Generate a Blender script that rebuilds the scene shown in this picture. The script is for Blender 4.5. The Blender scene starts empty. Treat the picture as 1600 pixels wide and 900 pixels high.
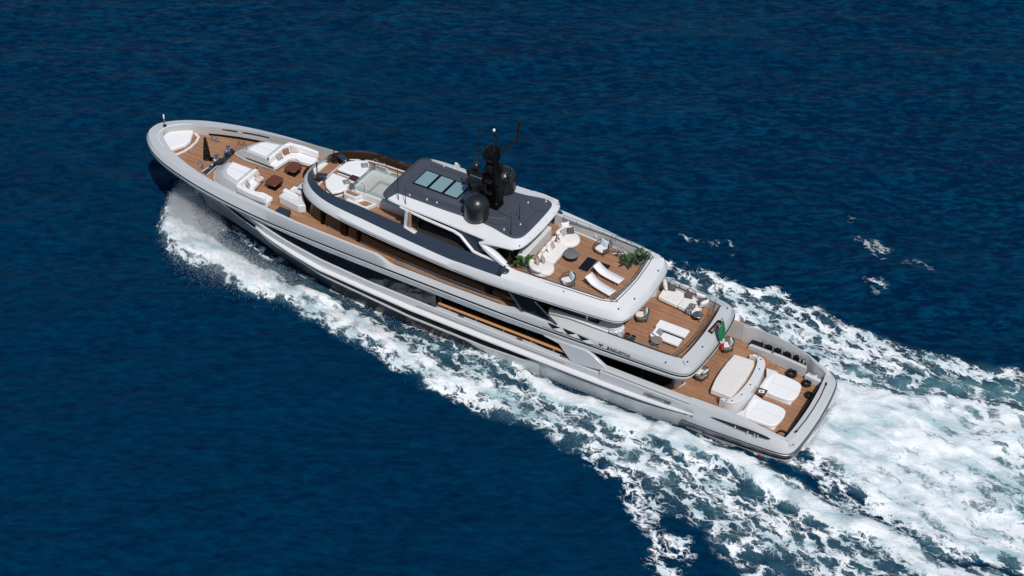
import bpy, bmesh, math, random
import numpy as np
from mathutils import Matrix, Vector

random.seed(7); np.random.seed(7)
S = bpy.context.scene
COL = S.collection
PI = math.pi

# ------------------------------------------------------------------ camera, sky, sun, exposure
SEA_Z = 1.55
cam_d = bpy.data.cameras.new('camera'); cam = bpy.data.objects.new('camera', cam_d); COL.objects.link(cam)
CP, CH = 0.679, -1.05                                   # pitch below the horizon, heading
fw = Vector((math.cos(CH)*math.cos(CP), math.sin(CH)*math.cos(CP), -math.sin(CP)))
cam.matrix_world = Matrix.Translation((-19.895, 72.772, 71.639)) @ fw.to_track_quat('-Z', 'Y').to_matrix().to_4x4()
cam_d.sensor_width = 36.0
cam_d.lens = 2594.781/1600*36.0
cam_d.clip_start = 1.0; cam_d.clip_end = 20000
S.camera = cam

SUN = Vector((-0.44, 0.40, 0.80)).normalized()         # towards the sun
W = bpy.data.worlds.new('World'); S.world = W; W.use_nodes = True
wn = W.node_tree.nodes; wl = W.node_tree.links
sky = wn.new('ShaderNodeTexSky'); sky.sky_type = 'NISHITA'; sky.sun_disc = False
sky.sun_elevation = math.asin(SUN.z); sky.sun_rotation = math.atan2(SUN.x, SUN.y)
sky.air_density = 1.0; sky.dust_density = 0.6; sky.ozone_density = 1.5
wl.new(sky.outputs[0], wn['Background'].inputs[0]); wn['Background'].inputs[1].default_value = 0.085
sl = bpy.data.lights.new('sun', 'SUN'); sl.energy = 3.4; sl.angle = math.radians(0.5); sl.color = (1.0, 0.965, 0.91)
so = bpy.data.objects.new('sun', sl); COL.objects.link(so)
so.matrix_world = (-SUN).to_track_quat('-Z', 'Y').to_matrix().to_4x4()
S.view_settings.view_transform = 'Standard'; S.view_settings.look = 'None'
S.view_settings.exposure = 0.0; S.view_settings.gamma = 1.0; S.view_settings.use_curve_mapping = False
S.cycles.max_bounces = 7; S.cycles.transparent_max_bounces = 12; S.cycles.caustics_reflective = False
S.cycles.caustics_refractive = False

# the yacht runs bow up: everything on board is modelled level and tilted with this matrix
TRIM = 0.024; PV = Vector((12, 0, 2.6))
T = Matrix.Translation(PV) @ Matrix.Rotation(-TRIM, 4, 'Y') @ Matrix.Translation(-PV)

# ------------------------------------------------------------------ materials
def new_mat(name):
    m = bpy.data.materials.new(name); m.use_nodes = True
    return m, m.node_tree.nodes, m.node_tree.links, m.node_tree.nodes['Principled BSDF']
def mat(name, col, rough=0.5, metal=0.0, var=0.06, scale=3.0, coat=0.0, bump=0.0, bscale=60.0, spec=0.5, sheen=0.0):
    m, n, l, p = new_mat(name)
    tc = n.new('ShaderNodeTexCoord'); no = n.new('ShaderNodeTexNoise')
    no.inputs['Scale'].default_value = scale; no.inputs['Detail'].default_value = 5
    l.new(tc.outputs['Object'], no.inputs['Vector'])
    mx = n.new('ShaderNodeMix'); mx.data_type = 'RGBA'
    mx.inputs[6].default_value = tuple(c*(1-var) for c in col)+(1,)
    mx.inputs[7].default_value = tuple(min(1, c*(1+var)) for c in col)+(1,)
    l.new(no.outputs[0], mx.inputs[0]); l.new(mx.outputs[2], p.inputs['Base Color'])
    p.inputs['Roughness'].default_value = rough; p.inputs['Metallic'].default_value = metal
    p.inputs['Coat Weight'].default_value = coat; p.inputs['Coat Roughness'].default_value = 0.08
    p.inputs['Specular IOR Level'].default_value = spec
    p.inputs['Sheen Weight'].default_value = sheen
    if bump:
        n2 = n.new('ShaderNodeTexNoise'); n2.inputs['Scale'].default_value = bscale; n2.inputs['Detail'].default_value = 3
        l.new(tc.outputs['Object'], n2.inputs['Vector'])
        b = n.new('ShaderNodeBump'); b.inputs['Strength'].default_value = bump; b.inputs['Distance'].default_value = 0.02
        l.new(n2.outputs[0], b.inputs['Height']); l.new(b.outputs[0], p.inputs['Normal'])
    return m
def teak_mat(name, col, along='x', dark=0.55):
    m, n, l, p = new_mat(name)
    tc = n.new('ShaderNodeTexCoord'); sp = n.new('ShaderNodeSeparateXYZ'); l.new(tc.outputs['Object'], sp.inputs[0])
    a, b = (0, 1) if along == 'x' else (1, 0)
    def M(op, x, y=None):
        k = n.new('ShaderNodeMath'); k.operation = op
        for i, v in enumerate((x, y)):
            if v is None: continue
            if isinstance(v, (int, float)): k.inputs[i].default_value = v
            else: l.new(v, k.inputs[i])
        return k.outputs[0]
    row = M('DIVIDE', sp.outputs[b], 0.11)
    fl = M('FLOOR', row); fr = M('FRACT', row)
    wn_ = n.new('ShaderNodeTexWhiteNoise'); wn_.noise_dimensions = '2D'
    cb = n.new('ShaderNodeCombineXYZ'); l.new(fl, cb.inputs[0])
    seg = M('FLOOR', M('ADD', M('MULTIPLY', sp.outputs[a], 0.4), M('MULTIPLY', fl, 0.37)))
    l.new(seg, cb.inputs[1]); l.new(cb.outputs[0], wn_.inputs['Vector'])
    mp = n.new('ShaderNodeMapping'); mp.inputs['Scale'].default_value = (1.2, 14, 1) if along == 'x' else (14, 1.2, 1)
    l.new(tc.outputs['Object'], mp.inputs[0])
    no = n.new('ShaderNodeTexNoise'); no.inputs['Scale'].default_value = 1.0; no.inputs['Detail'].default_value = 6
    l.new(mp.outputs[0], no.inputs['Vector'])
    big = n.new('ShaderNodeTexNoise'); big.inputs['Scale'].default_value = 0.7; big.inputs['Detail'].default_value = 4
    l.new(tc.outputs['Object'], big.inputs['Vector'])
    v = M('ADD', M('ADD', M('MULTIPLY', wn_.outputs[0], 0.45), M('MULTIPLY', no.outputs[0], 0.7)), M('MULTIPLY', big.outputs[0], 0.75))
    cr = n.new('ShaderNodeMix'); cr.data_type = 'RGBA'
    cr.inputs[6].default_value = tuple(c*0.60 for c in col)+(1,); cr.inputs[7].default_value = tuple(min(1, c*1.28) for c in col)+(1,)
    l.new(M('SUBTRACT', v, 0.45), cr.inputs[0])
    caulk = M('GREATER_THAN', fr, 0.91)
    c2 = n.new('ShaderNodeMix'); c2.data_type = 'RGBA'; c2.inputs[7].default_value = tuple(c*dark*0.45 for c in col)+(1,)
    l.new(caulk, c2.inputs[0]); l.new(cr.outputs[2], c2.inputs[6]); l.new(c2.outputs[2], p.inputs['Base Color'])
    p.inputs['Roughness'].default_value = 0.62
    return m
def glass_mat(name, tint=(0.90, 0.95, 0.95), alpha=0.03, rough=0.03):
    m, n, l, p = new_mat(name)
    out = n['Material Output']; n.remove(p)
    tr = n.new('ShaderNodeBsdfTransparent'); tr.inputs[0].default_value = tint+(1,)
    gl = n.new('ShaderNodeBsdfGlossy'); gl.inputs['Roughness'].default_value = rough
    df = n.new('ShaderNodeBsdfDiffuse'); df.inputs[0].default_value = (0.55, 0.63, 0.64, 1)
    lw = n.new('ShaderNodeLayerWeight'); lw.inputs[0].default_value = 0.5
    pw = n.new('ShaderNodeMath'); pw.operation = 'POWER'; pw.inputs[1].default_value = 4.0; l.new(lw.outputs['Facing'], pw.inputs[0])
    fr = n.new('ShaderNodeMath'); fr.operation = 'MULTIPLY_ADD'; fr.inputs[1].default_value = 0.6; fr.inputs[2].default_value = 0.035; l.new(pw.outputs[0], fr.inputs[0])
    m1 = n.new('ShaderNodeMixShader'); m1.inputs[0].default_value = alpha
    l.new(tr.outputs[0], m1.inputs[1]); l.new(df.outputs[0], m1.inputs[2])
    m2 = n.new('ShaderNodeMixShader'); l.new(fr.outputs[0], m2.inputs[0])
    l.new(m1.outputs[0], m2.inputs[1]); l.new(gl.outputs[0], m2.inputs[2]); l.new(m2.outputs[0], out.inputs[0])
    return m
def pattern_mat(name, base, ink, scale):
    m, n, l, p = new_mat(name)
    tc = n.new('ShaderNodeTexCoord'); vo = n.new('ShaderNodeTexVoronoi'); vo.inputs['Scale'].default_value = scale
    l.new(tc.outputs['Object'], vo.inputs['Vector'])
    r = n.new('ShaderNodeValToRGB'); r.color_ramp.elements[0].position = 0.28; r.color_ramp.elements[1].position = 0.36
    r.color_ramp.elements[0].color = base+(1,); r.color_ramp.elements[1].color = ink+(1,)
    l.new(vo.outputs['Distance'], r.inputs[0]); l.new(r.outputs[0], p.inputs['Base Color']); p.inputs['Roughness'].default_value = 0.85
    return m

M = {}
M['white'] = mat('white gelcoat', (0.68, 0.685, 0.69), 0.28, coat=0.25, var=0.03, scale=0.6)
M['hull'] = mat('silver grey hull paint', (0.50, 0.51, 0.522), 0.25, coat=0.45, var=0.04, scale=0.4)
M['hullgrey'] = mat('light grey bulwark paint', (0.50, 0.505, 0.51), 0.4, coat=0.2, var=0.05, scale=0.5)
M['stonegrey'] = mat('warm grey inner bulwark', (0.46, 0.44, 0.415), 0.5, var=0.07, scale=0.8)
M['slate'] = mat('undercut with painted shade', (0.115, 0.145, 0.165), 0.4, var=0.1, scale=0.5)  # grey hull side darkened: the shade under the rub rail is in the colour
M['boot'] = mat('dark boot stripe', (0.02, 0.022, 0.027), 0.35, var=0.1)
M['navy'] = mat('navy grey paint', (0.021, 0.034, 0.055), 0.42, coat=0.15, var=0.10, scale=0.8)
M['roof'] = mat('charcoal roof paint', (0.056, 0.064, 0.084), 0.5, var=0.09, scale=0.9)
M['roofdark'] = mat('dark roof seam', (0.036, 0.041, 0.053), 0.55)
M['hwin'] = mat('black hull window', (0.005, 0.006, 0.007), 0.22, var=0.4, scale=2.0, spec=0.22)
M['black'] = mat('gloss black', (0.003, 0.003, 0.0035), 0.42, var=0.1, spec=0.2)
M['mattblack'] = mat('matt black', (0.006, 0.006, 0.007), 0.6, var=0.15, spec=0.25)
M['dome'] = mat('satin black dome', (0.012, 0.0145, 0.019), 0.33, var=0.06, scale=1.0)
M['dglass'] = mat('dark window glass', (0.006, 0.007, 0.009), 0.05, var=0.3, scale=0.8, spec=0.65)
M['bglass'] = mat('bronze dark glass', (0.036, 0.021, 0.013), 0.06, var=0.35, scale=0.7, spec=0.65)
M['sky'] = mat('roof glass with sky reflection', (0.20, 0.31, 0.345), 0.06, var=0.05, scale=1.0, spec=0.6)  # reflected sky and pale interior are put into the base colour
M['teak'] = teak_mat('teak planking', (0.365, 0.188, 0.102))
M['teaky'] = teak_mat('teak planking across', (0.365, 0.188, 0.102), 'y')
M['teakrail'] = mat('varnished teak rail', (0.52, 0.245, 0.10), 0.35, var=0.12, scale=5, coat=0.3)
M['wood'] = mat('dark polished wood', (0.13, 0.042, 0.02), 0.25, var=0.25, scale=7, coat=0.3)
M['redwood'] = mat('deep red wood', (0.085, 0.014, 0.011), 0.25, var=0.2, scale=7, coat=0.3)
M['cushion'] = mat('white upholstery', (0.78, 0.78, 0.785), 0.9, var=0.035, scale=2, bump=0.6, bscale=5, sheen=0.2)
M['cream'] = mat('cream upholstery', (0.75, 0.715, 0.69), 0.9, var=0.05, scale=2, bump=0.6, bscale=6, sheen=0.2)
M['sail'] = mat('warm white cover canvas', (0.70, 0.665, 0.64), 0.85, var=0.05, scale=1.6, bump=0.35, bscale=9)
M['taupe'] = mat('taupe linen', (0.36, 0.325, 0.30), 0.95, var=0.10, scale=20, bump=0.3)
M['beige'] = mat('beige linen', (0.56, 0.46, 0.385), 0.95, var=0.10, scale=20, bump=0.3)
M['brownc'] = mat('brown linen', (0.235, 0.125, 0.085), 0.95, var=0.10, scale=20, bump=0.3)
M['charcoal'] = mat('charcoal linen', (0.085, 0.078, 0.085), 0.95, var=0.15, scale=20, bump=0.3)
M['iceblue'] = mat('ice blue fabric', (0.50, 0.60, 0.66), 0.9, var=0.05, scale=6, bump=0.2)
M['rope'] = mat('taupe woven rope', (0.17, 0.135, 0.11), 0.9, var=0.25, scale=30)
M['brope'] = mat('black mooring rope', (0.010, 0.010, 0.012), 0.85, var=0.3, scale=30, bump=0.5)
M['chrome'] = mat('polished steel', (0.75, 0.75, 0.76), 0.10, metal=1.0, var=0.03)
M['steel'] = mat('brushed steel', (0.35, 0.36, 0.37), 0.35, metal=0.9, var=0.1)
M['greytop'] = mat('slate table top', (0.135, 0.145, 0.155), 0.55, var=0.15, scale=8)
M['browntop'] = mat('brown stone top', (0.21, 0.175, 0.15), 0.5, var=0.15, scale=9)
M['mosaic'] = pattern_mat('white pool mosaic', (0.70, 0.70, 0.68), (0.36, 0.38, 0.37), 22)
M['pillowp'] = pattern_mat('grey patterned linen', (0.66, 0.66, 0.67), (0.17, 0.17, 0.18), 24)
M['throw'] = pattern_mat('patterned throw', (0.68, 0.67, 0.66), (0.10, 0.10, 0.11), 9)
M['glass'] = glass_mat('clear rail glass')
M['poolglass'] = glass_mat('pool glass', (0.84, 0.93, 0.93), 0.14)
M['leaf'] = mat('broad plant leaf', (0.035, 0.085, 0.022), 0.4, var=0.45, scale=6)
M['pot'] = mat('grey planter', (0.20, 0.20, 0.20), 0.8, var=0.1)
M['soil'] = mat('dark soil', (0.02, 0.015, 0.01), 0.95, var=0.3, scale=30)
M['green'] = mat('flag green', (0.008, 0.155, 0.060), 0.85, var=0.12, scale=4)
M['flagw'] = mat('flag white', (0.72, 0.72, 0.70), 0.85, var=0.05, scale=4)
M['red'] = mat('flag red', (0.42, 0.012, 0.018), 0.85, var=0.12, scale=4)
M['copper'] = mat('copper brown panel', (0.40, 0.24, 0.165), 0.4, var=0.1)
M['paper'] = mat('white paper', (0.75, 0.76, 0.78), 0.8, var=0.03)
M['blueink'] = mat('blue print', (0.07, 0.25, 0.50), 0.7, var=0.3, scale=30)
M['ink'] = mat('dark lettering', (0.025, 0.028, 0.036), 0.4, var=0.1)
M['bulb'] = mat('white light dome', (0.80, 0.80, 0.80), 0.2, var=0.02)
M['interior'] = mat('dark interior', (0.022, 0.018, 0.016), 0.7, var=0.3, scale=2)

# ------------------------------------------------------------------ mesh helpers
class MB:
    def __init__(s): s.v = []; s.f = []
    def add(s, v, f):
        o = len(s.v); s.v += [tuple(p) for p in v]; s.f += [tuple(i+o for i in q) for q in f]; return s
    def box(s, c, d, rz=0.0, ry=0.0, rx=0.0):
        R = Matrix.Rotation(rz, 3, 'Z') @ Matrix.Rotation(ry, 3, 'Y') @ Matrix.Rotation(rx, 3, 'X')
        vs = [Vector(c) + R @ Vector((x*d[0]/2, y*d[1]/2, z*d[2]/2)) for z in (-1, 1) for y in (-1, 1) for x in (-1, 1)]
        return s.add(vs, [(0, 2, 3, 1), (4, 5, 7, 6), (0, 1, 5, 4), (2, 6, 7, 3), (0, 4, 6, 2), (1, 3, 7, 5)])
    def prism(s, poly, z0, z1, top=None):
        n = len(poly); top = top or poly
        zt = z1 if callable(z1) else (lambda x, y: z1)
        v = [(x, y, z0) for x, y in poly] + [(x, y, zt(x, y)) for x, y in top]
        f = [tuple(range(n-1, -1, -1)), tuple(range(n, 2*n))] + [(i, (i+1) % n, n+(i+1) % n, n+i) for i in range(n)]
        return s.add(v, f)
    def tube(s, pts, r, n=8, caps=True):
        pts = [Vector(p) for p in pts]; k = len(pts); rr = r if isinstance(r, (list, tuple)) else [r]*k
        v = []; up = None
        for i, p in enumerate(pts):
            t = (pts[min(i+1, k-1)] - pts[max(i-1, 0)]).normalized()
            if up is None: up = Vector((0, 0, 1)) if abs(t.z) < 0.9 else Vector((1, 0, 0))
            a = t.cross(up).normalized(); b = a.cross(t).normalized(); up = b
            v += [p + rr[i]*(math.cos(2*PI*j/n)*a + math.sin(2*PI*j/n)*b) for j in range(n)]
        f = [(i*n+j, i*n+(j+1) % n, (i+1)*n+(j+1) % n, (i+1)*n+j) for i in range(k-1) for j in range(n)]
        if caps: f += [tuple(range(n-1, -1, -1)), tuple(range((k-1)*n, k*n))]
        return s.add(v, f)
    def lathe(s, prof, c=(0, 0, 0), n=24):
        v = [(c[0]+r*math.cos(2*PI*j/n), c[1]+r*math.sin(2*PI*j/n), c[2]+z) for r, z in prof for j in range(n)]
        k = len(prof)
        f = [(i*n+j, i*n+(j+1) % n, (i+1)*n+(j+1) % n, (i+1)*n+j) for i in range(k-1) for j in range(n)]
        f += [tuple(range(n-1, -1, -1)), tuple(range((k-1)*n, k*n))]
        return s.add(v, f)
    def ball(s, c, r, n=10):
        pr = [(max(1e-4, r[0]*math.sin(PI*i/n)), -r[1]*math.cos(PI*i/n)) for i in range(n+1)]
        return s.lathe(pr, c, 2*n)
    def grid(s, P, closed=False):
        a, b = len(P), len(P[0]); v = [q for row in P for q in row]
        f = [(i*b+j, i*b+(j+1) % b, (i+1)*b+(j+1) % b, (i+1)*b+j) for i in range(a-1) for j in range(b if closed else b-1)]
        return s.add(v, f)
    def build(s, name, m, parent=None, bevel=0.0, seg=2, smooth=35, loc=None, recalc=True):
        me = bpy.data.meshes.new(name); me.from_pydata([tuple(map(float, q)) for q in s.v], [], s.f)
        bm = bmesh.new(); bm.from_mesh(me)
        bmesh.ops.remove_doubles(bm, verts=bm.verts, dist=1e-5)
        if recalc: bmesh.ops.recalc_face_normals(bm, faces=bm.faces)
        bm.to_mesh(me); bm.free()
        me.materials.append(M[m] if isinstance(m, str) else m)
        if smooth:
            me.shade_smooth(); me.set_sharp_from_angle(angle=math.radians(smooth))
        o = bpy.data.objects.new(name, me); COL.objects.link(o)
        if bevel:
            b = o.modifiers.new('bevel', 'BEVEL'); b.width = bevel; b.segments = seg; b.limit_method = 'ANGLE'
            b.angle_limit = math.radians(40); b.harden_normals = False
        if parent is not None: o.parent = parent
        if loc is not None: o.location = loc
        return o

def build_each(b, name, m, parent=None, **kw):
    """one object for every separate piece in the mesh buffer"""
    par = list(range(len(b.v)))
    def find(i):
        while par[i] != i: par[i] = par[par[i]]; i = par[i]
        return i
    for f in b.f:
        for i in f[1:]: par[find(i)] = find(f[0])
    groups = {}
    for f in b.f: groups.setdefault(find(f[0]), []).append(f)
    out = []
    for fs in groups.values():
        ids = sorted({i for f in fs for i in f}); mp = {i: k for k, i in enumerate(ids)}
        c = MB(); c.v = [b.v[i] for i in ids]; c.f = [tuple(mp[i] for i in f) for f in fs]
        out.append(c.build(name, m, parent, **kw))
    return out
def tag(o, label, cat, group=None):
    o['label'] = label; o['category'] = cat
    if group: o['group'] = group
    return o
def thing(name, label, cat, loc, rz=0.0, group=None):
    """Empty at a thing's base, placed on the tilted yacht"""
    o = bpy.data.objects.new(name, None); COL.objects.link(o); o.empty_display_size = 0.3
    o.matrix_world = T @ Matrix.Translation(loc) @ Matrix.Rotation(rz, 4, 'Z')
    return tag(o, label, cat, group)
def on_board(o, loc=(0, 0, 0), rz=0.0, ry=0.0, rx=0.0):
    o.matrix_world = T @ Matrix.Translation(loc) @ Matrix.Rotation(rz, 4, 'Z') @ Matrix.Rotation(ry, 4, 'Y') @ Matrix.Rotation(rx, 4, 'X')
    return o
def dup(root, label, loc, rz=0.0, group=None):
    r = root.copy(); COL.objects.link(r)
    r.matrix_world = T @ Matrix.Translation(loc) @ Matrix.Rotation(rz, 4, 'Z')
    r['label'] = label
    if group: r['group'] = group
    for ch in list(root.children):
        c = ch.copy(); COL.objects.link(c); c.parent = r
        for g in list(ch.children):
            d = g.copy(); COL.objects.link(d); d.parent = c
    return r
def ip(x, *tab):
    xs = [t[0] for t in tab]; ys = [t[1] for t in tab]
    return np.interp(x, xs, ys)
def chaikin(p, it=2, closed=False):
    p = [np.array(q, float) for q in p]
    for _ in range(it):
        q = []
        n = len(p)
        rng = range(n if closed else n-1)
        if not closed: q.append(p[0])
        for i in rng:
            a, b = p[i], p[(i+1) % n]
            q += [a*0.75+b*0.25, a*0.25+b*0.75]
        if not closed: q.append(p[-1])
        p = q
    return p
def half(pts, it=2, step=0.35):
    """half outline from bow (y=0) round the port side to the stern (y=0): dense points and outward normals"""
    p = np.array(chaikin(pts, it)); d = np.r_[0, np.cumsum(np.hypot(*np.diff(p, axis=0).T))]
    s = [0.0]
    while s[-1] < d[-1]:
        x = np.interp(s[-1], d, p[:, 0]); tight = 0.4 if (s[-1] < 3 or d[-1]-s[-1] < 7) else 1.0
        s.append(s[-1]+step*tight)
    s[-1] = d[-1]; s = np.array(s)
    q = np.stack([np.interp(s, d, p[:, 0]), np.interp(s, d, p[:, 1])], 1)
    e = np.vstack([[q[1, 0], -q[1, 1]], q, [q[-2, 0], -q[-2, 1]]])
    t = e[2:]-e[:-2]; t /= np.hypot(t[:, 0], t[:, 1])[:, None]
    nrm = np.stack([-t[:, 1], t[:, 0]], 1)
    if nrm[len(q)//2, 1] < 0: nrm = -nrm
    return q, nrm
def line(H, off, z, ks=None, xs=None):
    q, n = H; x = q[:, 0]
    o = off(x) if callable(off) else np.full(len(x), float(off))
    zz = z(x) if callable(z) else np.full(len(x), float(z))
    p = q + n*o[:, None]; p[:, 1] = np.maximum(p[:, 1], 0)
    if ks is not None: p[:, 1] *= ks(x)
    if xs is not None:                                          # raked stem: squeeze the forward part aft
        f = p[:, 0] > 38; p[f, 0] = 38+(p[f, 0]-38)*(xs-38)/13.3
    return np.c_[p, zz]
def strips(name, m, lines, parent, mask=None, sides=(1, -1), smooth=35, bevel=0):
    k = len(lines); n = len(lines[0])
    if mask is not None and len(sides) == 2 and not any(mask(a) and mask(c) and min(a[1], c[1]) < .02 for a, c in zip(lines[0][:-1], lines[0][1:])):
        return [strips(name, m, lines, parent, mask, (s,), smooth, bevel) for s in sides]
    b = MB()
    for s in sides:
        idx = [[None]*n for _ in range(k)]
        for a in range(k):
            for i in range(n):
                idx[a][i] = len(b.v); x, y, z = lines[a][i]; b.v.append((x, s*y, z))
        for a in range(k-1):
            for i in range(n-1):
                if mask is not None and not (mask(lines[0][i]) and mask(lines[0][i+1])): continue
                f = (idx[a][i], idx[a+1][i], idx[a+1][i+1], idx[a][i+1])
                b.f.append(f if s > 0 else f[::-1])
    o = b.build(name, m, parent, smooth=smooth)
    bm = bmesh.new(); bm.from_mesh(o.data)
    bmesh.ops.delete(bm, geom=[v for v in bm.verts if not v.link_faces], context='VERTS')
    bmesh.ops.dissolve_degenerate(bm, dist=1e-4, edges=bm.edges)
    bm.to_mesh(o.data); bm.free()
    return o
def plate(name, m, ln, z, parent, xr=None, thick=0.06):
    """deck plate bounded by the mirrored half line"""
    pts = [(p[0], p[1]) for p in ln if (xr is None or xr[0] <= p[0] <= xr[1])]
    b = MB(); N = len(pts)
    v = [(x, y, z) for x, y in pts] + [(x, -y, z) for x, y in pts]
    f = [(i, N+i, N+i+1, i+1) for i in range(N-1)]
    b.add(v, f)
    return b.build(name, m, parent)
def rrect(x0, x1, y0, y1, r, n=4):
    out = []
    for cx, cy, a0 in ((x1-r, y1-r, 0), (x0+r, y1-r, 90), (x0+r, y0+r, 180), (x1-r, y0+r, 270)):
        for i in range(n+1):
            a = math.radians(a0+90*i/n); out.append((cx+r*math.cos(a), cy+r*math.sin(a)))
    return out
def pillow_mb(w, d, t, n=10):
    b = MB()
    for sgn in (1, -1):
        P = []
        for i in range(n+1):
            u = -1+2*i/n; row = []
            for j in range(n+1):
                v = -1+2*j/n
                h = t/2*(max(0, 1-u**4)*max(0, 1-v**4))**0.6
                x = w/2*u*(1-0.07*(1-v*v)); y = d/2*v*(1-0.07*(1-u*u))
                row.append((x, y, sgn*h + 0.012*math.sin(5*u+2*v)*(1-u*u)*(1-v*v)))
            P.append(row)
        b.grid(P)
    return b
# ------------------------------------------------------------------ the yacht: hull
yacht = bpy.data.objects.new('yacht', None); COL.objects.link(yacht); yacht.matrix_world = T
tag(yacht, 'long silver grey superyacht with teak decks steaming towards the left', 'yacht')
Y = yacht

H = half([(51.3, 0), (51.25, .55), (50.85, 1.1), (50.1, 1.75), (49.1, 2.35), (47.8, 2.87), (46.2, 3.32), (44.5, 3.66), (42.5, 3.93), (40.5, 4.1),
          (38, 4.22), (34, 4.28), (28, 4.3), (20, 4.3), (12, 4.3), (7, 4.26), (4, 4.17), (2.2, 4.08), (1.2, 3.98), (.75, 3.72), (.6, 3.2), (.5, 2.3), (.43, 1.2), (.4, 0)])
U = half([(51.3, 0), (51.25, .55), (50.85, 1.1), (50.1, 1.75), (49.1, 2.35), (47.8, 2.87), (46.2, 3.32), (44.5, 3.66), (42.5, 3.93), (40.5, 4.1),
          (38, 4.22), (34, 4.28), (28, 4.28), (21, 4.25), (16.8, 4.14), (12.9, 3.98), (9.6, 3.83), (8.4, 3.76), (7.8, 3.45), (7.62, 2.8), (7.5, 1.6), (7.45, 0)])

# upper bulwark, from the raised bow round the upper deck aft
zr = lambda x: ip(x, (7, 5.76), (16, 5.82), (18.6, 5.82), (20.4, 5.56), (28.5, 5.56), (29.5, 6.10), (37, 6.14), (42, 6.08), (46, 6.0), (51.3, 5.9))
oi = lambda x: ip(x, (7.4, -.98), (8.2, -.95), (9.5, -.85), (16, -.9), (18.6, -.62), (20.4, -.44), (28.4, -.38), (29.6, -.26), (36, -.26), (39, -.42), (44, -.62), (47, -.85), (49.5, -1.05), (51.3, -1.15))
om = lambda x: ip(x, (7.4, -.22), (16, -.14), (20, -.06), (28, -.06), (30, -.10), (36, -.12), (40, -.24), (51.3, -.12))
zi = lambda x: zr(x) + ip(x, (7, .2), (16, .18), (20, .06), (28, .06), (30, .03), (36, .03), (40, .10), (51, .06))
L_in0 = line(U, lambda x: oi(x)-.0, 5.28)
L_in1 = line(U, oi, zi)
L_r = line(U, om, zr)
L_k = line(U, lambda x: ip(x, (7, 0), (20, .02), (51, .04)), lambda x: ip(x, (7, 5.42), (38, 5.45), (42, 5.58), (46, 5.72), (51.3, 5.66)))
zk = L_k[:, 2]
def below(L, H_, off, dz):
    a = line(H_, off, 0.0); a[:, 2] = L[:, 2]-dz; return a
L_k2 = below(L_k, U, lambda x: ip(x, (7, .0), (51, .02)), .055)
L_g1 = below(L_k, U, -.05, .056); L_g2 = below(L_k, U, -.05, .135)
L_b1 = below(L_k, U, .05, .136); L_b2 = below(L_k, U, .05, .235)
zf3 = lambda x: ip(x, (7, 4.98), (14, 4.86), (20, 4.74), (34, 4.80), (39, 5.04), (40.6, 5.10), (45, 5.2), (51.3, 5.2))
L_f3 = line(U, lambda x: ip(x, (7, -.04), (45, -.06), (51, -.02)), zf3)
L_sof = line(U, -1.35, lambda x: zf3(x)+.03)
strips('bulwark_inner_wall', 'stonegrey', [L_in0, L_in1], Y, lambda p: p[0] < 29.2 or p[0] > 29.0)
strips('bulwark', 'hull', [L_in1, L_r, L_k, L_k2], Y)
strips('bulwark_seam', 'boot', [L_k2, L_g1, L_g2, L_b1], Y)
strips('bulwark_bead', 'white', [L_b1, L_b2], Y)
strips('topside', 'hull', [L_b2, L_f3, L_sof], Y)
aft_up = lambda p: p[0] < 17.5
Lq1 = below(L_k, U, .012, -.085); Lq2 = below(L_k, U, .012, -.045)
strips('overhang_seam', 'boot', [Lq1, Lq2], Y, aft_up)
strips('coaming_gutter', 'boot', [line(U, lambda x: oi(x)-.012, lambda x: zi(x)+.010), line(U, lambda x: oi(x)+.045, lambda x: zi(x)+.007)], Y, lambda p: p[0] < 18.6)

# main deck side: dark band of windows, bulwark, white rubbing ledge, hull windows, bottom
zf4 = lambda x: ip(x, (13, 3.62), (17, 3.60), (24, 3.6), (30.3, 3.66), (34.1, 3.9), (36.6, 4.28), (39.3, 4.82), (40.6, 5.05), (45, 5.1), (51.3, 5.1))
ks4 = lambda x: ip(x, (37, 1), (41, .97), (45, .90), (48, .80), (51.3, .7))
ks5 = lambda x: ip(x, (34, 1), (39, .95), (42, .82), (46, .62), (49, .5), (51.3, .4))
ks6 = lambda x: ip(x, (26, .98), (32, .90), (37, .70), (41, .48), (45, .30), (48, .2), (51.3, .1))
XS4, XS5, XS9, XS6 = 50.7, 49.8, 48.6, 47.2
mid = lambda p: 13.0 < p[0] < 60
wn0 = line(H, -.14, lambda x: zf3(x)+.01); wn1 = line(H, -.14, lambda x: zf4(x)-.02, ks4)
strips('side_window', 'dglass', [wn0, wn1], Y, lambda p: 24.9 < p[0] < 40.7)
L4i = line(H, -.36, lambda x: zf4(x)-.005, ks4, XS4); L4 = line(H, -.12, zf4, ks4, XS4); L4b = line(H, -.05, lambda x: zf4(x)-.07, ks4, XS4)
zl = lambda x: ip(x, (6.6, 3.34), (7.4, 3.30), (10.5, 3.19), (15.8, 3.10), (21.4, 3.03), (27, 3.03), (34, 3.33), (37.5, 3.82), (39.3, 4.10), (44, 4.35), (51.3, 4.5))
oli = lambda x: ip(x, (6.9, .0), (8.5, -.06), (39, -.06), (51, -.04))
olo = lambda x: ip(x, (6.9, .02), (8.8, .20), (12, .30), (36, .26), (39.4, .06), (39.8, 0), (51, 0))
L5 = line(H, -.035, lambda x: np.maximum(zl(x)+.03, ip(x, (13, 3.22), (40, 3.2), (51, 4))), ks5, XS5)
L6 = line(H, oli, lambda x: zl(x), ks5, XS5)
L6o = line(H, olo, lambda x: zl(x)-.03, ks5, XS5)
L6l = line(H, olo, lambda x: zl(x)-.13, ks5, XS5)
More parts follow.
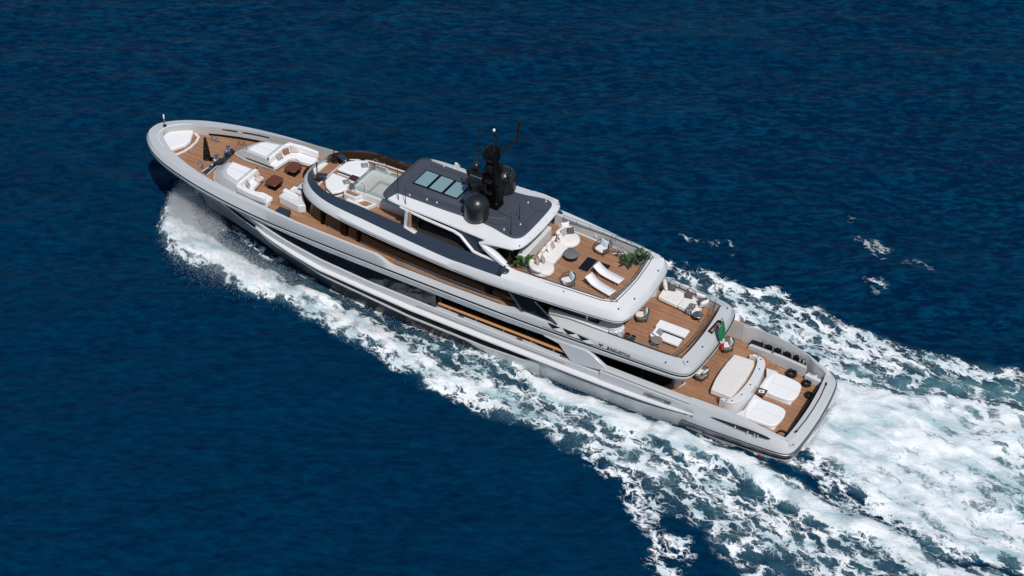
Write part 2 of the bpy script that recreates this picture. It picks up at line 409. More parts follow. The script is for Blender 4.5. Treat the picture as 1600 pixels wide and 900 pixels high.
zf7 = lambda x: ip(x, (6.9, 3.0), (7.9, 2.94), (10.4, 2.62), (15.8, 2.58), (17.6, 2.7), (18.6, 2.3), (21.3, 2.12), (27, 2.14), (34, 2.74), (38, 3.55), (39.4, 3.92), (44, 4.0), (51.3, 4.1))
L7a = line(H, lambda x: ip(x, (7, .0), (10, -.10), (39, -.08), (40, -.02)), lambda x: zl(x)-.14, ks5, XS5)
L7 = line(H, lambda x: ip(x, (7, .0), (10, -.04), (39, -.08), (40, -.02)), zf7, ks5, XS5)
strips('side_bulwark', 'hull', [L4i, L4, L4b, L5, L6], Y, lambda p: p[0] > 13.2)
Ld = line(H, -.028, lambda x: zl(x)+.205); Le = line(H, -.028, lambda x: zl(x)+.165)
strips('bulwark_groove', 'boot', [Ld, Le], Y, lambda p: 15.6 < p[0] < 26.6)
strips('rub_rail', 'white', [L6, L6o, L6l, L7a], Y, lambda p: 6.9 < p[0] < 39.7)
strips('hull_window', 'hwin', [L7a, L7], Y, lambda p: 18.0 < p[0] < 39.6)
strips('hull_recess', 'slate', [L7a, L7], Y, lambda p: 6.9 < p[0] < 18.4)  # overhang shade painted on the aft part of the hull side
L8a = line(H, lambda x: ip(x, (7, .02), (10, .06), (18, .07), (38, .07), (40, 0)), lambda x: zf7(x)-.012, lambda x: ks5(x)*.998, XS5)
L8b = line(H, lambda x: ip(x, (7, .02), (10, .05), (38, .06), (40, 0)), lambda x: zf7(x)-.12, lambda x: ks5(x)*.995, XS5-.1)
L9 = line(H, -.10, lambda x: ip(x, (0, 1.9), (20, 1.78), (34, 2.1), (42, 3.0), (51.3, 3.6)), lambda x: .5*(ks5(x)+ks6(x)), XS9)
L10 = line(H, -.22, .9, ks6, XS6)
L11 = line(H, -.9, -.4, ks6, XS6-.6)
strips('hull', 'hull', [L7, L8a, L8b, L9, L10, L11], Y, lambda p: p[0] > 39.2)
strips('quarter_side', 'hull', [L7, L8a, L8b, L9, L10, L11], Y, lambda p: 6.9 < p[0] < 17.8)
strips('hull_ledge', 'hull', [L7, L8a, L8b], Y, lambda p: 17.4 < p[0] < 39.6)
Ldk = line(H, lambda x: ip(x, (16, -.04), (24, .04), (38, .055), (40, 0)), lambda x: np.minimum(zf7(x)-.125, ip(x, (16.8, .9), (23, 1.98), (26, 3.0), (51, 9))), lambda x: ks5(x)*.994, XS5-.1)
strips('quarter_side', 'hull', [L8b, Ldk], Y, lambda p: 17.4 < p[0] < 26)
strips('dark_underbody', 'boot', [Ldk, L10, L11], Y, lambda p: 17.4 < p[0] < 39.6)
strips('boot_stripe', 'boot', [line(H, lambda x: .02+0*x, lambda x: zf7(x)-.16, lambda x: ks5(x)*.997, XS5), line(H, .015, lambda x: zf7(x)-.26, lambda x: ks5(x)*.99, XS5)], Y, lambda p: 17.9 < p[0] < 38)
strips('stem_side', 'hull', [line(U, lambda x: ip(x, (7, -.04), (45, -.06), (51, -.02)), zf3), line(H, -.05, lambda x: zf4(x), ks4, XS4), L6], Y, lambda p: p[0] > 40.2)

# stern quarters
zc = lambda x: ip(x, (.4, 3.24), (.95, 3.30), (1.4, 3.42), (2.5, 3.66), (4, 4.02), (5, 4.14), (7, 4.16), (13.4, 4.14))
st = lambda p: p[0] < 13.4
zin = lambda x: zc(x)+.0
oci = lambda x: ip(x, (.4, -.78), (.9, -.74), (1.4, -.66), (2.5, -.62), (5, -.52), (7, -.48), (13, -.42))
C0 = line(H, oci, 2.30); C1 = line(H, oci, zin)
C2 = line(H, lambda x: ip(x, (.4, -.40), (1, -.42), (2.5, -.26), (5, -.16), (13, -.12)), lambda x: zc(x)-.03)
C3 = line(H, lambda x: ip(x, (.4, -.10), (1, -.10), (2.5, -.05), (13, -.03)), lambda x: ip(x, (.4, 2.88), (1, 2.92), (2.5, 3.35), (5, 3.84), (7, 3.98), (13, 4.06)))
C4 = line(H, 0, lambda x: ip(x, (.4, 2.66), (2, 2.68), (6.5, 2.66), (7.2, 3.02), (8, 3.28), (13.4, 3.25)))
ocs = lambda x: ip(x, (.4, -.78), (.9, -.74), (1.4, -.66), (2.2, -.52), (2.8, -.26), (6.4, -.24), (6.8, -.36), (7, -.44), (13, -.42))
D0 = line(H, ocs, 2.30); D1 = line(H, ocs, zin); D2 = line(H, lambda x: ip(x, (.4, -.40), (1, -.42), (2.2, -.30), (2.8, -.14), (13, -.12)), lambda x: zc(x)-.03)
for s, w0, w1, w2 in ((1, C0, C1, C2), (-1, D0, D1, D2)):
    strips('stern_inner_wall', 'hullgrey', [w0, w1], Y, lambda p: p[0] < 7.5, sides=(s,))
    strips('stern_bulwark', 'hull', [w1, w2, C3, C4], Y, lambda p: p[0] < 7.5, sides=(s,))
# cap rail with its slot between x 7 and 13.4
R0 = line(H, -.42, 2.9); R1 = line(H, -.42, 4.14); R2 = line(H, -.12, 4.13); R3 = line(H, -.03, 4.03); R4 = line(H, -.03, 3.98)
S1 = line(H, -.16, 3.975); S2 = line(H, -.16, 3.90); S3 = line(H, lambda x: ip(x, (7, -.02), (8, .05), (13, .06)), 3.86); S4 = line(H, .03, 3.76); S5 = line(H, -.0, lambda x: zl(x)+.01)
cr = lambda p: 7.0 < p[0] < 13.5
strips('cap_rail', 'hull', [R0, R1, R2, R3, R4], Y, cr)
strips('cap_rail_slot', 'mattblack', [R4, S1, S2], Y, cr)
strips('quarter_bulwark', 'hull', [S2, S3, S4, S5, L6], Y, lambda p: 6.6 < p[0] < 13.5)
strips('cap_teak', 'teakrail', [line(H, -.405, 4.146), line(H, -.20, 4.146)], Y, lambda p: 6.9 < p[0] < 9.6, sides=(-1,))
# rubbing strake round the stern
st2 = lambda p: p[0] < 7.9
zs_ = lambda x: ip(x, (.4, 2.66), (2, 2.66), (8, 2.52))
strips('strake_line', 'boot', [line(H, .012, lambda x: zs_(x)+.03), line(H, .012, lambda x: zs_(x)-.05)], Y, st2)
strips('stern_strake', 'steel', [line(H, 0, lambda x: zs_(x)-.04), line(H, .07, lambda x: zs_(x)-.08), line(H, .07, lambda x: zs_(x)-.26), line(H, 0, lambda x: zs_(x)-.32)], Y, st2)
strips('stern_topside', 'hull', [line(H, 0, lambda x: ip(x, (6, 2.68), (7.2, 3.05))), line(H, -.02, 2.1)], Y, lambda p: p[0] < 7.3)
strips('strake_line_lower', 'boot', [line(H, .01, lambda x: zs_(x)-.33), line(H, .0, lambda x: zs_(x)-.47)], Y, lambda p: p[0] < 6.4)
strips('stern_bottom', 'hull', [line(H, -.02, 2.12), line(H, -.12, 1.6), line(H, -.3, .4)], Y, lambda p: p[0] < 7.3)
# dark line along the transom cap
b = MB(); b.tube([(1.02, -2.42, 3.30), (.90, -1.2, 3.29), (.87, 0, 3.285), (.90, 1.2, 3.29), (1.02, 2.42, 3.30)], .028, 6)
b.box((1.02, -2.42, 3.31), (.10, .22, .05), rz=.3); b.box((1.02, 2.42, 3.31), (.10, .22, .05), rz=-.3); b.build('transom_track', 'mattblack', Y)
b = MB(); b.box((.86, 3.42, 3.13), (.16, .34, .10), rz=-.75, ry=.5); b.build('fairlead', 'chrome', Y, bevel=.03)
# dark mooring ports in the port quarter
for s in (1, -1):
    n = 26; P0 = []; P1 = []; P2 = []
    for i in range(n+1):
        x = 5.75-3.75*i/n
        yy = np.interp(x, H[0][::-1, 0], H[0][::-1, 1]) if False else ip(x, (1.9, 4.06), (4, 4.16), (7, 4.26))
        hh = .17*math.sin(PI*min(1, (i+.6)/(n+.6)))**.6*(.55+.65*i/n)
        zc_ = 3.62 - .06*i/n
        k_ = ip(x, (1.9, -.055), (2.5, -.045), (5, -.028), (7, -.02))
        P0.append((x, s*(yy+k_-.012*1+.03), zc_+hh*.9)); P1.append((x, s*(yy+.018), zc_)); P2.append((x, s*(yy+.022), zc_-hh))
    MB().grid([P0, P1, P2]).build('mooring_port', 'dglass', Y)
b = MB()
for x in (4.2, 3.4, 2.95, 2.75):
    b.lathe([(.02, -.11), (.05, -.08), (.05, .08), (.02, .11)], (x, 4.19, 3.56), 10)
build_each(b, 'mooring_roller', 'chrome', Y)
for k, mm in enumerate(('green', 'flagw', 'red')):                # small tricolour plate on the port quarter
    MB().box((2.95-.24*k, 4.19, 2.05), (.23, .05, .11)).build('tricolour_band', mm, Y)
# slanted grey wing panels that end the side opening
for s in (1, -1):
    b = MB(); yo, yi = 4.17*s, 3.95*s
    pl = [(17.3, 4.80), (16.2, 4.62), (15.2, 3.56), (13.0, 3.9), (12.9, 4.20), (13.1, 4.32), (13.8, 4.72), (14.35, 4.90)]
    v = [(x, yo + (.06*s if z < 4.3 else 0), z) for x, z in pl] + [(x, yi, z) for x, z in pl]; n = len(pl)
    b.add(v, [tuple(range(n)), tuple(range(2*n-1, n-1, -1))] + [(i, n+i, n+(i+1) % n, (i+1) % n) for i in range(n)])
    b.build('side_wing', 'hull', Y, bevel=.03)
# teak handrail, stanchions and fittings in the main deck side opening
for s in (1, -1):
    b = MB(); b.tube([(25.0, 3.98*s, 3.90), (20, 3.99*s, 3.96), (15.75, 3.98*s, 3.98)], .085, 8); b.build('handrail', 'teakrail', Y)
    for x in (24.2, 22.2, 20.2, 18.2, 16.6):
        MB().tube([(x, 3.97*s, 3.55), (x, 3.98*s, 3.92)], .022, 6).build('rail_post', 'chrome', Y)
    for x in (25.6, 23.3, 19.0, 15.9):
        b = MB(); b.box((x, 4.06*s, 3.63), (.42, .12, .05)); b.tube([(x-.12, 4.06*s, 3.6), (x-.12, 4.06*s, 3.74)], .04, 8); b.tube([(x+.12, 4.06*s, 3.6), (x+.12, 4.06*s, 3.74)], .04, 8)
        b.build('cleat', 'steel', Y)
    b = MB(); b.box((26.2, 4.20*s, 3.35), (1.5, .06, .10)); b.build('boarding_slot', 'mattblack', Y)
    b = MB(); b.box((25.6, 4.06*s, 4.15), (.06, .05, 1.5), ry=.95); b.build('slanted_strut', 'steel', Y)
# main deck house behind the opening, side deck floor
b = MB()
hp = [(38.0, 0), (37.0, 2.2), (34.0, 3.3), (25.2, 3.9), (24.9, 3.15), (10.0, 3.1), (9.1, 2.7), (8.95, 1.2), (8.95, 0)]
hp = hp + [(x, -y) for x, y in hp[-2:0:-1]]
b.prism(hp, 2.9, 4.98); b.build('main_house', 'dglass', Y)
b = MB()
for s in (1, -1):
    for x in (10.9, 13.6, 16.2, 19.0, 22.0):
        b.box((x, 3.12*s, 3.9), (.12, .10, 2.05))
build_each(b, 'house_mullion', 'navy', Y)
# main deck teak, cockpit well
mdl = line(H, lambda x: ip(x, (0, -.5), (6, -.5), (20, -.3)), 2.95)
plate('main_deck', 'teak', mdl, 2.93, Y, (5.55, 26))
ldl = line(H, -.60, 2.4)
plate('aft_deck', 'teak', ldl, 2.42, Y, (.5, 6.2))
b = MB()
b.box((5.62, 0, 2.68), (.10, 5.2, .50)); b.build('cockpit_riser', 'teaky', Y)
for s in (1, -1):
    for i in range(3):
        b = MB(); b.box((5.42-.34*i, 3.02*s, 2.42+(.40-.13*i)/2), (.36, .95, .40-.13*i)); b.build('step', 'teaky', Y)
b = MB()
for i in range(3): b.box((5.58-.34*i, -3.42, 2.87-.13*i), (.05, .28, .06))
build_each(b, 'step_edge', 'white', Y)
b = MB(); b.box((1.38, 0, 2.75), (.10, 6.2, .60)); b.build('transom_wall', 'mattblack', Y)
# ------------------------------------------------------------------ upper deck, house, sun deck, hardtop
plate('upper_deck', 'teak', line(U, lambda x: oi(x)+.02, 5.3), 5.3, Y, (8.3, 50.6))
UH = half([(37.9, 0), (37.75, .7), (37.2, 1.35), (36.4, 1.85), (35.4, 2.22), (34, 2.48), (32, 2.68), (27.8, 2.92), (23.2, 2.92), (16, 2.85), (14.6, 2.8), (14.2, 2.5), (14.15, 0)], 1)
strips('upper_house', 'bglass', [line(UH, .10, 5.31), line(UH, 0, 6.2), line(UH, -.02, 7.3)], Y)
strips('house_sill', 'white', [line(UH, .12, 5.305), line(UH, .12, 5.37), line(UH, .07, 5.375)], Y, lambda p: 21.8 < p[0] < 34.6)
b = MB()
for s in (1, -1):
    for x, w, yy in ((35.0, .18, 2.36), (33.1, .5, 2.60), (31.9, .22, 2.72), (21.9, .42, 2.95), (19.4, .14, 2.92), (17.2, .14, 2.90)):
        b.box((x, (yy+.09)*s, 6.25), (w, .10, 1.95), rz=(-.10 if x > 30 else 0)*s)
build_each(b, 'house_frame', 'black', Y)
b = MB(); b.lathe([(.13, 0), (.13, .03), (.05, .05)], (0, 0, 0), 16)
o = b.build('life_ring_light', 'steel', Y); o.location = (27.2, 3.06, 6.35); o.rotation_euler = (-PI/2, 0, 0)
for s in (1, -1):                                              # raked glass wind screens abaft the side decks
    for x0, x1 in ((19.9, 18.9), (18.1, 16.5)):
        b = MB(); b.tube([(x0, 3.95*s, 7.05), (x1, 3.95*s, 5.9)], .06, 6); b.build('screen_post', 'navy', Y)
    b = MB(); b.add([(19.9, 3.9*s, 7.05), (18.1, 3.9*s, 7.1), (16.5, 3.9*s, 5.9), (18.9, 3.9*s, 5.9)], [(0, 1, 2, 3)]); b.build('wind_screen', 'dglass', Y)
    b = MB(); b.prism([(13.1, 1.75*s), (14.3, 1.6*s), (14.3, 3.05*s), (13.2, 3.05*s), (12.75, 2.7*s), (12.72, 2.2*s)], 5.3, 6.1); b.build('bar_counter', 'white', Y, bevel=.08)
    b = MB(); b.prism([(13.6, 2.75*s), (17.5, 2.95*s), (17.5, 3.2*s), (13.4, 3.12*s)], 5.3, 6.12); b.build('side_locker', 'white', Y, bevel=.04)
    b = MB(); b.box((15.0, 2.80*s, 6.2), (.10, .22, 1.75)); b.build('house_pillar', 'white', Y)
    # three wedge-shaped openings cut in the aft wing
    for x, z in ((16.75, 5.92), (15.70, 5.88), (14.75, 5.84)):
        yo = 4.155 if x > 16 else 4.10
        b = MB(); pl = [(x+.32, z+.14), (x-.62, z+.08), (x-.30, z-.07), (x-.10, z-.16)]
        b.add([(q, (yo+.012-(zz-5.75)*.22)*s, zz-.10) for q, zz in pl], [(0, 1, 2, 3)]); b.build('wing_slit', 'mattblack', Y)
        b = MB(); b.add([(q, (yo+.02-(zz-5.75)*.22)*s, zz-.10) for q, zz in [(x-.10, z-.16), (x-.30, z-.07), (x-.62, z+.08), (x-.95, z-.12), (x-.5, z-.2)]], [(0, 1, 2, 3, 4)]); b.build('wing_blade', 'white', Y)

# sun deck: overhanging ring, navy or white coaming, teak
SD = half([(37.5, 0), (37.42, .8), (37.1, 1.55), (36.6, 2.2), (35.7, 2.85), (34.3, 3.34), (31.7, 3.72), (28.6, 3.97), (24.5, 4.2), (22, 4.2), (19.5, 4.08), (16.3, 3.78), (13.7, 3.52), (12.75, 3.35), (12.3, 2.85), (12.15, 1.6), (12.05, 0)])
fwd = lambda p: p[0] > 20.5
R_0 = line(SD, -1.2, 7.12); R_a = line(SD, -.10, 7.10); R_b = line(SD, 0, 7.22)
R_c = line(SD, lambda x: ip(x, (12, -.03), (20, .04), (37, -.03)), 7.52)
R_d = line(SD, lambda x: ip(x, (12, -.24), (16, -.22), (20, -.16), (23, -.16), (26.5, -.26), (31, -.36), (34, -.26), (37.5, -.36)), lambda x: ip(x, (12, 7.86), (20, 7.98), (23, 7.96), (24.2, 7.86), (37.5, 7.90)))
R_e = line(SD, lambda x: ip(x, (12, -1.22), (13, -1.05), (14, -.82), (19.8, -.98), (20.6, -1.02), (28, -.98), (32, -.90), (34.4, -.62), (37.5, -.75)), lambda x: ip(x, (12, 8.12), (20, 8.16), (20.6, 8.3), (37.5, 8.30)))
R_f = line(SD, lambda x: ip(x, (12, -1.26), (13, -1.09), (14, -.86), (19.8, -1.02), (20.6, -1.10), (28, -1.06), (32, -.98), (34.4, -.70), (37.5, -.83)), 7.40)
strips('sun_deck_ring', 'white', [R_0, R_a, R_b, R_c, R_d], Y)
strips('ring_seam', 'boot', [line(SD, .008, 7.29), line(SD, .012, 7.34)], Y, lambda p: p[0] < 33)
gap = lambda p: not (p[0] > 33.5 and abs(p[1]) < 1.02)
strips('sun_deck_coaming', 'navy', [R_d, R_e], Y, lambda p: fwd(p) and gap(p))
strips('aft_coaming', 'white', [R_d, R_e], Y, lambda p: p[0] <= 20.9)
strips('coaming_wall', 'hullgrey', [R_e, R_f], Y, lambda p: p[0] < 20.9)
strips('coaming_inner_wall', 'bglass', [R_e, R_f], Y, lambda p: fwd(p) and gap(p))
strips('aft_gutter', 'boot', [line(SD, lambda x: ip(x, (12, -1.10), (13, -.94), (14, -.72), (19.8, -.88)), 8.118), line(SD, lambda x: ip(x, (12, -1.05), (13, -.89), (14, -.67), (19.8, -.83)), 8.112)], Y, lambda p: p[0] < 19.6)
strips('deck_margin', 'white', [line(SD, lambda x: ip(x, (12, -1.24), (13, -1.07), (14, -.84), (19.8, -1.0)), 7.475), line(SD, lambda x: ip(x, (12, -1.36), (13, -1.2), (14, -.95), (19.8, -1.1)), 7.475)], Y, lambda p: p[0] < 20.4)
plate('sun_deck', 'teak', R_f, 7.46, Y, (12.9, 36.4))
for s in (1, -1):                                              # rounded ends of the navy band
    b = MB(); b.ball((20.55, 3.42*s, 8.08), (.34, .14), 8); o = b.build('coaming_end', 'navy', Y); 
# front steps: landing, glass screens, low navy seats
b = MB(); b.box((36.1, 0, 7.56), (1.1, 2.0, .10)); b.build('front_landing', 'teaky', Y)
for i in range(4):
    b = MB(); b.box((37.15+.32*i, 0, 7.1-.42*i), (.34, 1.9, .10)); b.build('front_step', 'white', Y)
for s in (1, -1):
    pts = [(36.9-.35*t-.25*math.sin(t*2.2), s*(1.02+.25*t), 0) for t in (0, .25, .5, .75, 1.0)]
    b = MB(); b.grid([[(x, y, 8.0) for x, y, z in pts], [(x, y, 8.55) for x, y, z in pts]]); b.build('curved_screen', 'glass', Y)
    b = MB(); b.box((35.75, 1.2*s, 8.22), (.75, .42, .10), rz=.35*s); b.build('front_seat', 'navy', Y, bevel=.04)
    b = MB(); b.tube([(36.25, 1.0*s, 7.9), (36.25, 1.0*s, 8.95)], .04, 8); b.build('screen_post', 'mattblack', Y)
    # white lip of the inner front rail
b = MB(); b.box((35.86, 0, 7.55), (.09, 3.5, .16)); b.build('front_sill', 'white', Y, bevel=.02)
b = MB(); b.tube([(35.7, -1.95, 7.60), (34.9, -2.45, 7.60), (33.6, -2.62, 7.60), (31, -2.72, 7.60)], .05, 6); b.build('side_sill', 'white', Y)

# hardtop
HT = half([(30.3, 0), (30.28, 1.7), (30.24, 2.1), (30.18, 2.3), (30.0, 2.42), (29.7, 2.58), (28.8, 2.72), (26, 2.78), (23.5, 2.92), (21.4, 3.0), (20.4, 2.95), (19.95, 2.65), (19.75, 1.8), (19.68, 0)], 2)
hb = half([(29.95, 0), (29.92, 1.6), (29.86, 1.95), (29.7, 2.08), (28.9, 2.06), (28.0, 2.06), (26, 2.05), (24.3, 1.98), (23.2, 1.92), (22.3, 2.0), (21.4, 2.22), (20.7, 2.35), (20.25, 2.1), (20.12, 1.5), (20.1, 0)], 2)
def resamp(Hh, n):
    q = Hh[0]; d = np.r_[0, np.cumsum(np.hypot(*np.diff(q, axis=0).T))]; d /= d[-1]
    s = np.linspace(0, 1, n); return np.stack([np.interp(s, d, q[:, 0]), np.interp(s, d, q[:, 1])], 1)
a_, b_ = resamp(HT, 90), resamp(hb, 90)
z3 = lambda q, z: np.c_[q, np.full(len(q), z) if not callable(z) else z(q[:, 0])]
def inset(q, k, cx=25.): r = q.copy(); r[:, 0] = cx+(r[:, 0]-cx)*(1-k*.35); r[:, 1] *= (1-k); return r
strips('hardtop', 'white', [z3(inset(a_, .35), 9.36), z3(inset(a_, .02), 9.38), z3(a_, 9.46), z3(inset(a_, .012), 9.55), z3(b_, 9.80)], Y)
c_ = inset(b_, .05)
strips('hardtop_panel', 'roof', [z3(b_, 9.802), z3(c_, 9.86)], Y)
pts = [(p[0], p[1]) for p in c_]
bb = MB(); N = len(pts); bb.add([(x, y, 9.86) for x, y in pts]+[(x, -y, 9.86) for x, y in pts], [(i, N+i, N+i+1, i+1) for i in range(N-1)]); bb.build('hardtop_top', 'roof', Y)
strips('hardtop_front', 'roof', [z3(a_, 9.462)+np.array([.012, 0, 0]), z3(inset(a_, .012), 9.56)+np.array([.012, 0, .004]), z3(b_, 9.812)], Y, lambda p: p[0] > 29.55)
b = MB(); b.prism([(29.4, -.9), (29.4, .9), (28.9, 1.3), (25.2, 1.25), (25.0, .9), (25.0, -.9), (25.2, -1.25), (28.9, -1.3)], 9.85, 9.95, [(29.1, -.85), (29.1, .85), (28.8, 1.12), (25.3, 1.08), (25.2, .85), (25.2, -.85), (25.3, -1.08), (28.8, -1.12)])
b.build('roof_hump', 'roof', Y, bevel=.02)
for i in range(3):
    x1 = 28.82-1.12*i
    b = MB(); b.box((x1-.50, 0, 9.965), (1.10, 1.70, .05)); o = b.build('skylight', 'black', Y, bevel=.01)
    MB().box((x1-.50, 0, 9.993), (.92, 1.50, .012)).build('pane', 'sky', o)
b = MB()
for p, q in (((22.3, 1.75), (20.75, .75)), ((22.3, -1.75), (20.75, -.75)), ((20.75, .75), (20.75, -.75)), ((20.75, .75), (20.25, 1.2)), ((20.75, -.75), (20.25, -1.2)), ((22.3, 1.75), (25, 1.55)), ((22.3, -1.75), (25, -1.55)), ((25, 1.55), (29, 1.6)), ((25, -1.55), (29, -1.6))):
    d = Vector((q[0]-p[0], q[1]-p[1])); b.box(((p[0]+q[0])/2, (p[1]+q[1])/2, 9.865), (d.length, .05, .012), rz=math.atan2(d.y, d.x))
build_each(b, 'roof_seam', 'roofdark', Y)
b = MB(); b.box((22.2, 0, 9.92), (.95, 1.15, .10)); b.build('roof_hatch', 'roof', Y, bevel=.03)
b = MB()
for x, y in ((19.86, .55), (19.86, -.55), (19.9, 1.5), (19.9, -1.5), (20.05, 2.5), (20.05, -2.5)): b.ball((x, y, 9.60), (.05, .04), 5)
build_each(b, 'roof_light', 'mattblack', Y)
b = MB()
for x, y, h in ((27.2, 1.75, .12), (26.5, 1.7, .10), (28.2, -1.9, .12), (27.4, -2.35, .12), (21.6, -1.3, .10), (20.9, .9, .08), (21.9, .3, .1), (20.7, -2.0, .2), (21.5, 1.9, .12), (28.4, 1.9, .08)):
    b.lathe([(.05, 0), (.05, .02), (.025, .03), (.03, h)], (x, y, 9.86), 8)
build_each(b, 'roof_fitting', 'bulb', Y)
b = MB()
for x, y, h, z in ((28.9, 2.45, 3.1, 9.6), (28.3, 2.55, 1.5, 9.6), (21.2, .5, 1.3, 9.86), (20.9, 2.1, 1.7, 9.86), (25.9, -2.4, 4.6, 9.6)):
    b.tube([(x, y, z), (x+.02, y, z+h)], [.028, .010], 6)
build_each(b, 'whip_antenna', 'mattblack', Y)
b = MB(); b.tube([(24.6, 1.9, 9.9), (21.9, 1.0, 9.93)], .035, 6); b.build('grab_rail', 'steel', Y)

# house under the hardtop
SH = half([(27.9, 0), (27.9, 1.6), (27.7, 2.3), (27.2, 2.45), (24, 2.55), (21.5, 2.45), (20.9, 2.2), (20.7, 1.6), (20.65, 0)], 1)
strips('sky_lounge', 'dglass', [line(SH, 0, 7.46), line(SH, -.05, 9.45)], Y)
for s in (1, -1):
    b = MB(); b.tube([(28.6, 2.72*s, 9.36), (26.5, 2.86*s, 9.28), (24.5, 2.92*s, 9.22), (24.0, 2.95*s, 9.10), (23.55, 3.0*s, 8.75), (23.0, 3.05*s, 8.32), (22.4, 3.1*s, 8.28), (20.5, 3.1*s, 8.25)], [.07, .10, .105, .11, .11, .11, .11, .10], 10)
    b.build('side_arch', 'white', Y)
    b = MB(); b.add([(24.6, 2.80*s, 9.40), (20.9, 2.86*s, 9.40), (22.5, 2.92*s, 8.30), (23.1, 2.92*s, 8.30), (23.7, 2.85*s, 8.9), (24.1, 2.83*s, 9.15)], [(0, 1, 2, 3, 4, 5)]); b.build('arch_infill', 'navy', Y)
    b = MB(); b.tube([(20.3, 2.86*s, 9.48), (21.4, 2.96*s, 9.44), (22.15, 3.0*s, 9.34), (22.42, 3.02*s, 9.20), (22.2, 3.02*s, 9.0), (21.4, 3.05*s, 8.62), (20.7, 3.08*s, 8.25)], [.10, .13, .16, .20, .22, .27, .22], 10); b.build('aft_pillar', 'white', Y)
    b = MB(); b.box((27.75, 2.98*s, 8.85), (.22, .16, 1.25), rz=-.2*s); b.build('wing_station', 'copper', Y, bevel=.02)
    b = MB(); b.box((27.98, 2.98*s, 8.9), (.22, .14, 1.35), ry=-.12); b.box((27.6, 3.12*s, 8.25), (.95, .32, .08), rz=-.25*s); b.build('station_screen', 'white', Y, bevel=.02)
    b = MB(); b.box((25.6, 2.75*s, 8.0), (3.6, .5, .10)); b.build('side_shelf', 'interior', Y)
b = MB(); b.prism([(20.62, -1.75), (20.62, 1.75), (20.05, 1.72), (20.05, -1.72)], 7.46, 8.28); b.build('bench_back', 'white', Y, bevel=.04)

# pool at the front of the sun deck
b = MB()
for x, y, dx, dy in ((33.28, 0, .16, 2.5), (31.0, 1.28, 4.6, .20), (31.0, -1.28, 4.6, .20), (28.75, 0, .2, 2.5)): b.box((x, y, 7.78), (dx, dy, .66))
b.build('pool_wall', 'white', Y, bevel=.02)
b = MB(); b.box((31.0, 0, 7.50), (4.4, 2.4, .06)); b.box((32.85, 0, 7.66), (.7, 2.36, .34)); b.box((31, 1.0, 7.66), (3.2, .4, .34)); b.box((31, -1.0, 7.66), (3.2, .4, .34)); b.build('pool_basin', 'mosaic', Y, bevel=.05)
b = MB(); b.box((33.28, 0, 8.26), (.05, 2.3, .42)); b.build('pool_front_glass', 'poolglass', Y)
for s in (1, -1):
    b = MB(); b.box((31.3, 1.22*s, 8.24), (3.9, .05, .34)); b.build('pool_side_glass', 'poolglass', Y)
    b = MB(); b.box((33.3, 1.28*s, 8.05), (.22, .22, .9)); b.build('pool_post', 'steel', Y, bevel=.02)
    b = MB(); b.tube([(32.3, 1.30*s, 8.1), (32.3, 1.30*s, 8.75), (32.45, 1.30*s, 8.9), (32.6, 1.30*s, 8.75), (32.6, 1.30*s, 8.1)], .025, 6); b.tube([(33.0, 1.42*s, 7.6), (33.0, 1.42*s, 8.75), (33.2, 1.42*s, 8.88), (33.42, 1.42*s, 8.7), (33.42, 1.42*s, 7.6)], .022, 6); build_each(b, 'pool_handrail', 'chrome', Y)
    b = MB(); b.prism([(33.55, .98*s+.35*s), (33.75, 1.6*s), (33.5, 1.92*s), (32.6, 1.95*s), (32.3, 1.42*s)], 7.46, 8.05); o = b.build('pool_step', 'white', Y, bevel=.05)
    b = MB(); b.prism([(33.42, 1.45*s), (33.55, 1.62*s), (33.4, 1.80*s), (32.7, 1.82*s), (32.5, 1.50*s)], 8.03, 8.062); b.build('tread', 'teaky', o)
    b = MB(); b.prism([(33.3, 1.9*s), (33.2, 2.15*s), (31.6, 2.15*s), (31.3, 1.42*s), (32.4, 1.42*s)], 7.46, 7.76); o = b.build('pool_step', 'white', Y, bevel=.05)
    b = MB(); b.prism([(32.4, 1.95*s), (32.0, 2.05*s), (31.7, 2.02*s), (31.5, 1.55*s), (32.1, 1.55*s)], 7.74, 7.772); b.build('tread', 'teaky', o)
b = MB(); b.box((30.9, -2.0, 7.475), (3.2, .9, .012)); b.build('side_walk', 'teak', Y)

# glass rails
def rail(name, pts, z, h, n_post=0):
    b = MB(); b.grid([[(x, y, z) for x, y in pts], [(x, y, z+h) for x, y in pts]]); o = b.build(name, 'glass', Y, smooth=0)
    b = MB(); b.tube([(x, y, z+h) for x, y in pts], .016, 5); b.build('top_rail', 'steel', o)
    b = MB(); b.tube([(x, y, z+.01) for x, y in pts], .022, 4); b.build('base_channel', 'mattblack', o)
    b = MB()
    d = np.r_[0, np.cumsum([math.dist(a, c) for a, c in zip(pts[:-1], pts[1:])])]
    for k in range(n_post+1):
        t = d[-1]*k/max(1, n_post); x = np.interp(t, d, [p[0] for p in pts]); y = np.interp(t, d, [p[1] for p in pts])
        b.box((x, y, z+h/2), (.018, .018, h))
    build_each(b, 'panel_joint', 'steel', o)
for s in (1, -1):
    rail('glass_rail', [(19.9, 2.98*s), (17, 2.92*s), (14, 2.74*s)], 8.16, .32, 6)
    rail('glass_rail', [(15.4, 3.08*s), (12.4, 3.06*s), (9.35, 2.92*s)], 5.98, .34, 6)
    rail('glass_rail', [(28.3, 3.86*s), (24.4, 3.86*s), (20.6, 3.75*s)], 5.61, .42, 7)
rail('glass_rail', [(13.55, 2.72), (13.38, 1.8), (13.28, .6), (13.26, 0), (13.28, -.6), (13.38, -1.8), (13.55, -2.72)], 8.13, .34, 6)
rail('glass_rail', [(8.95, 2.85), (8.70, 1.8), (8.58, .6), (8.56, 0), (8.58, -.6), (8.70, -1.8), (8.95, -2.85)], 5.97, .36, 6)
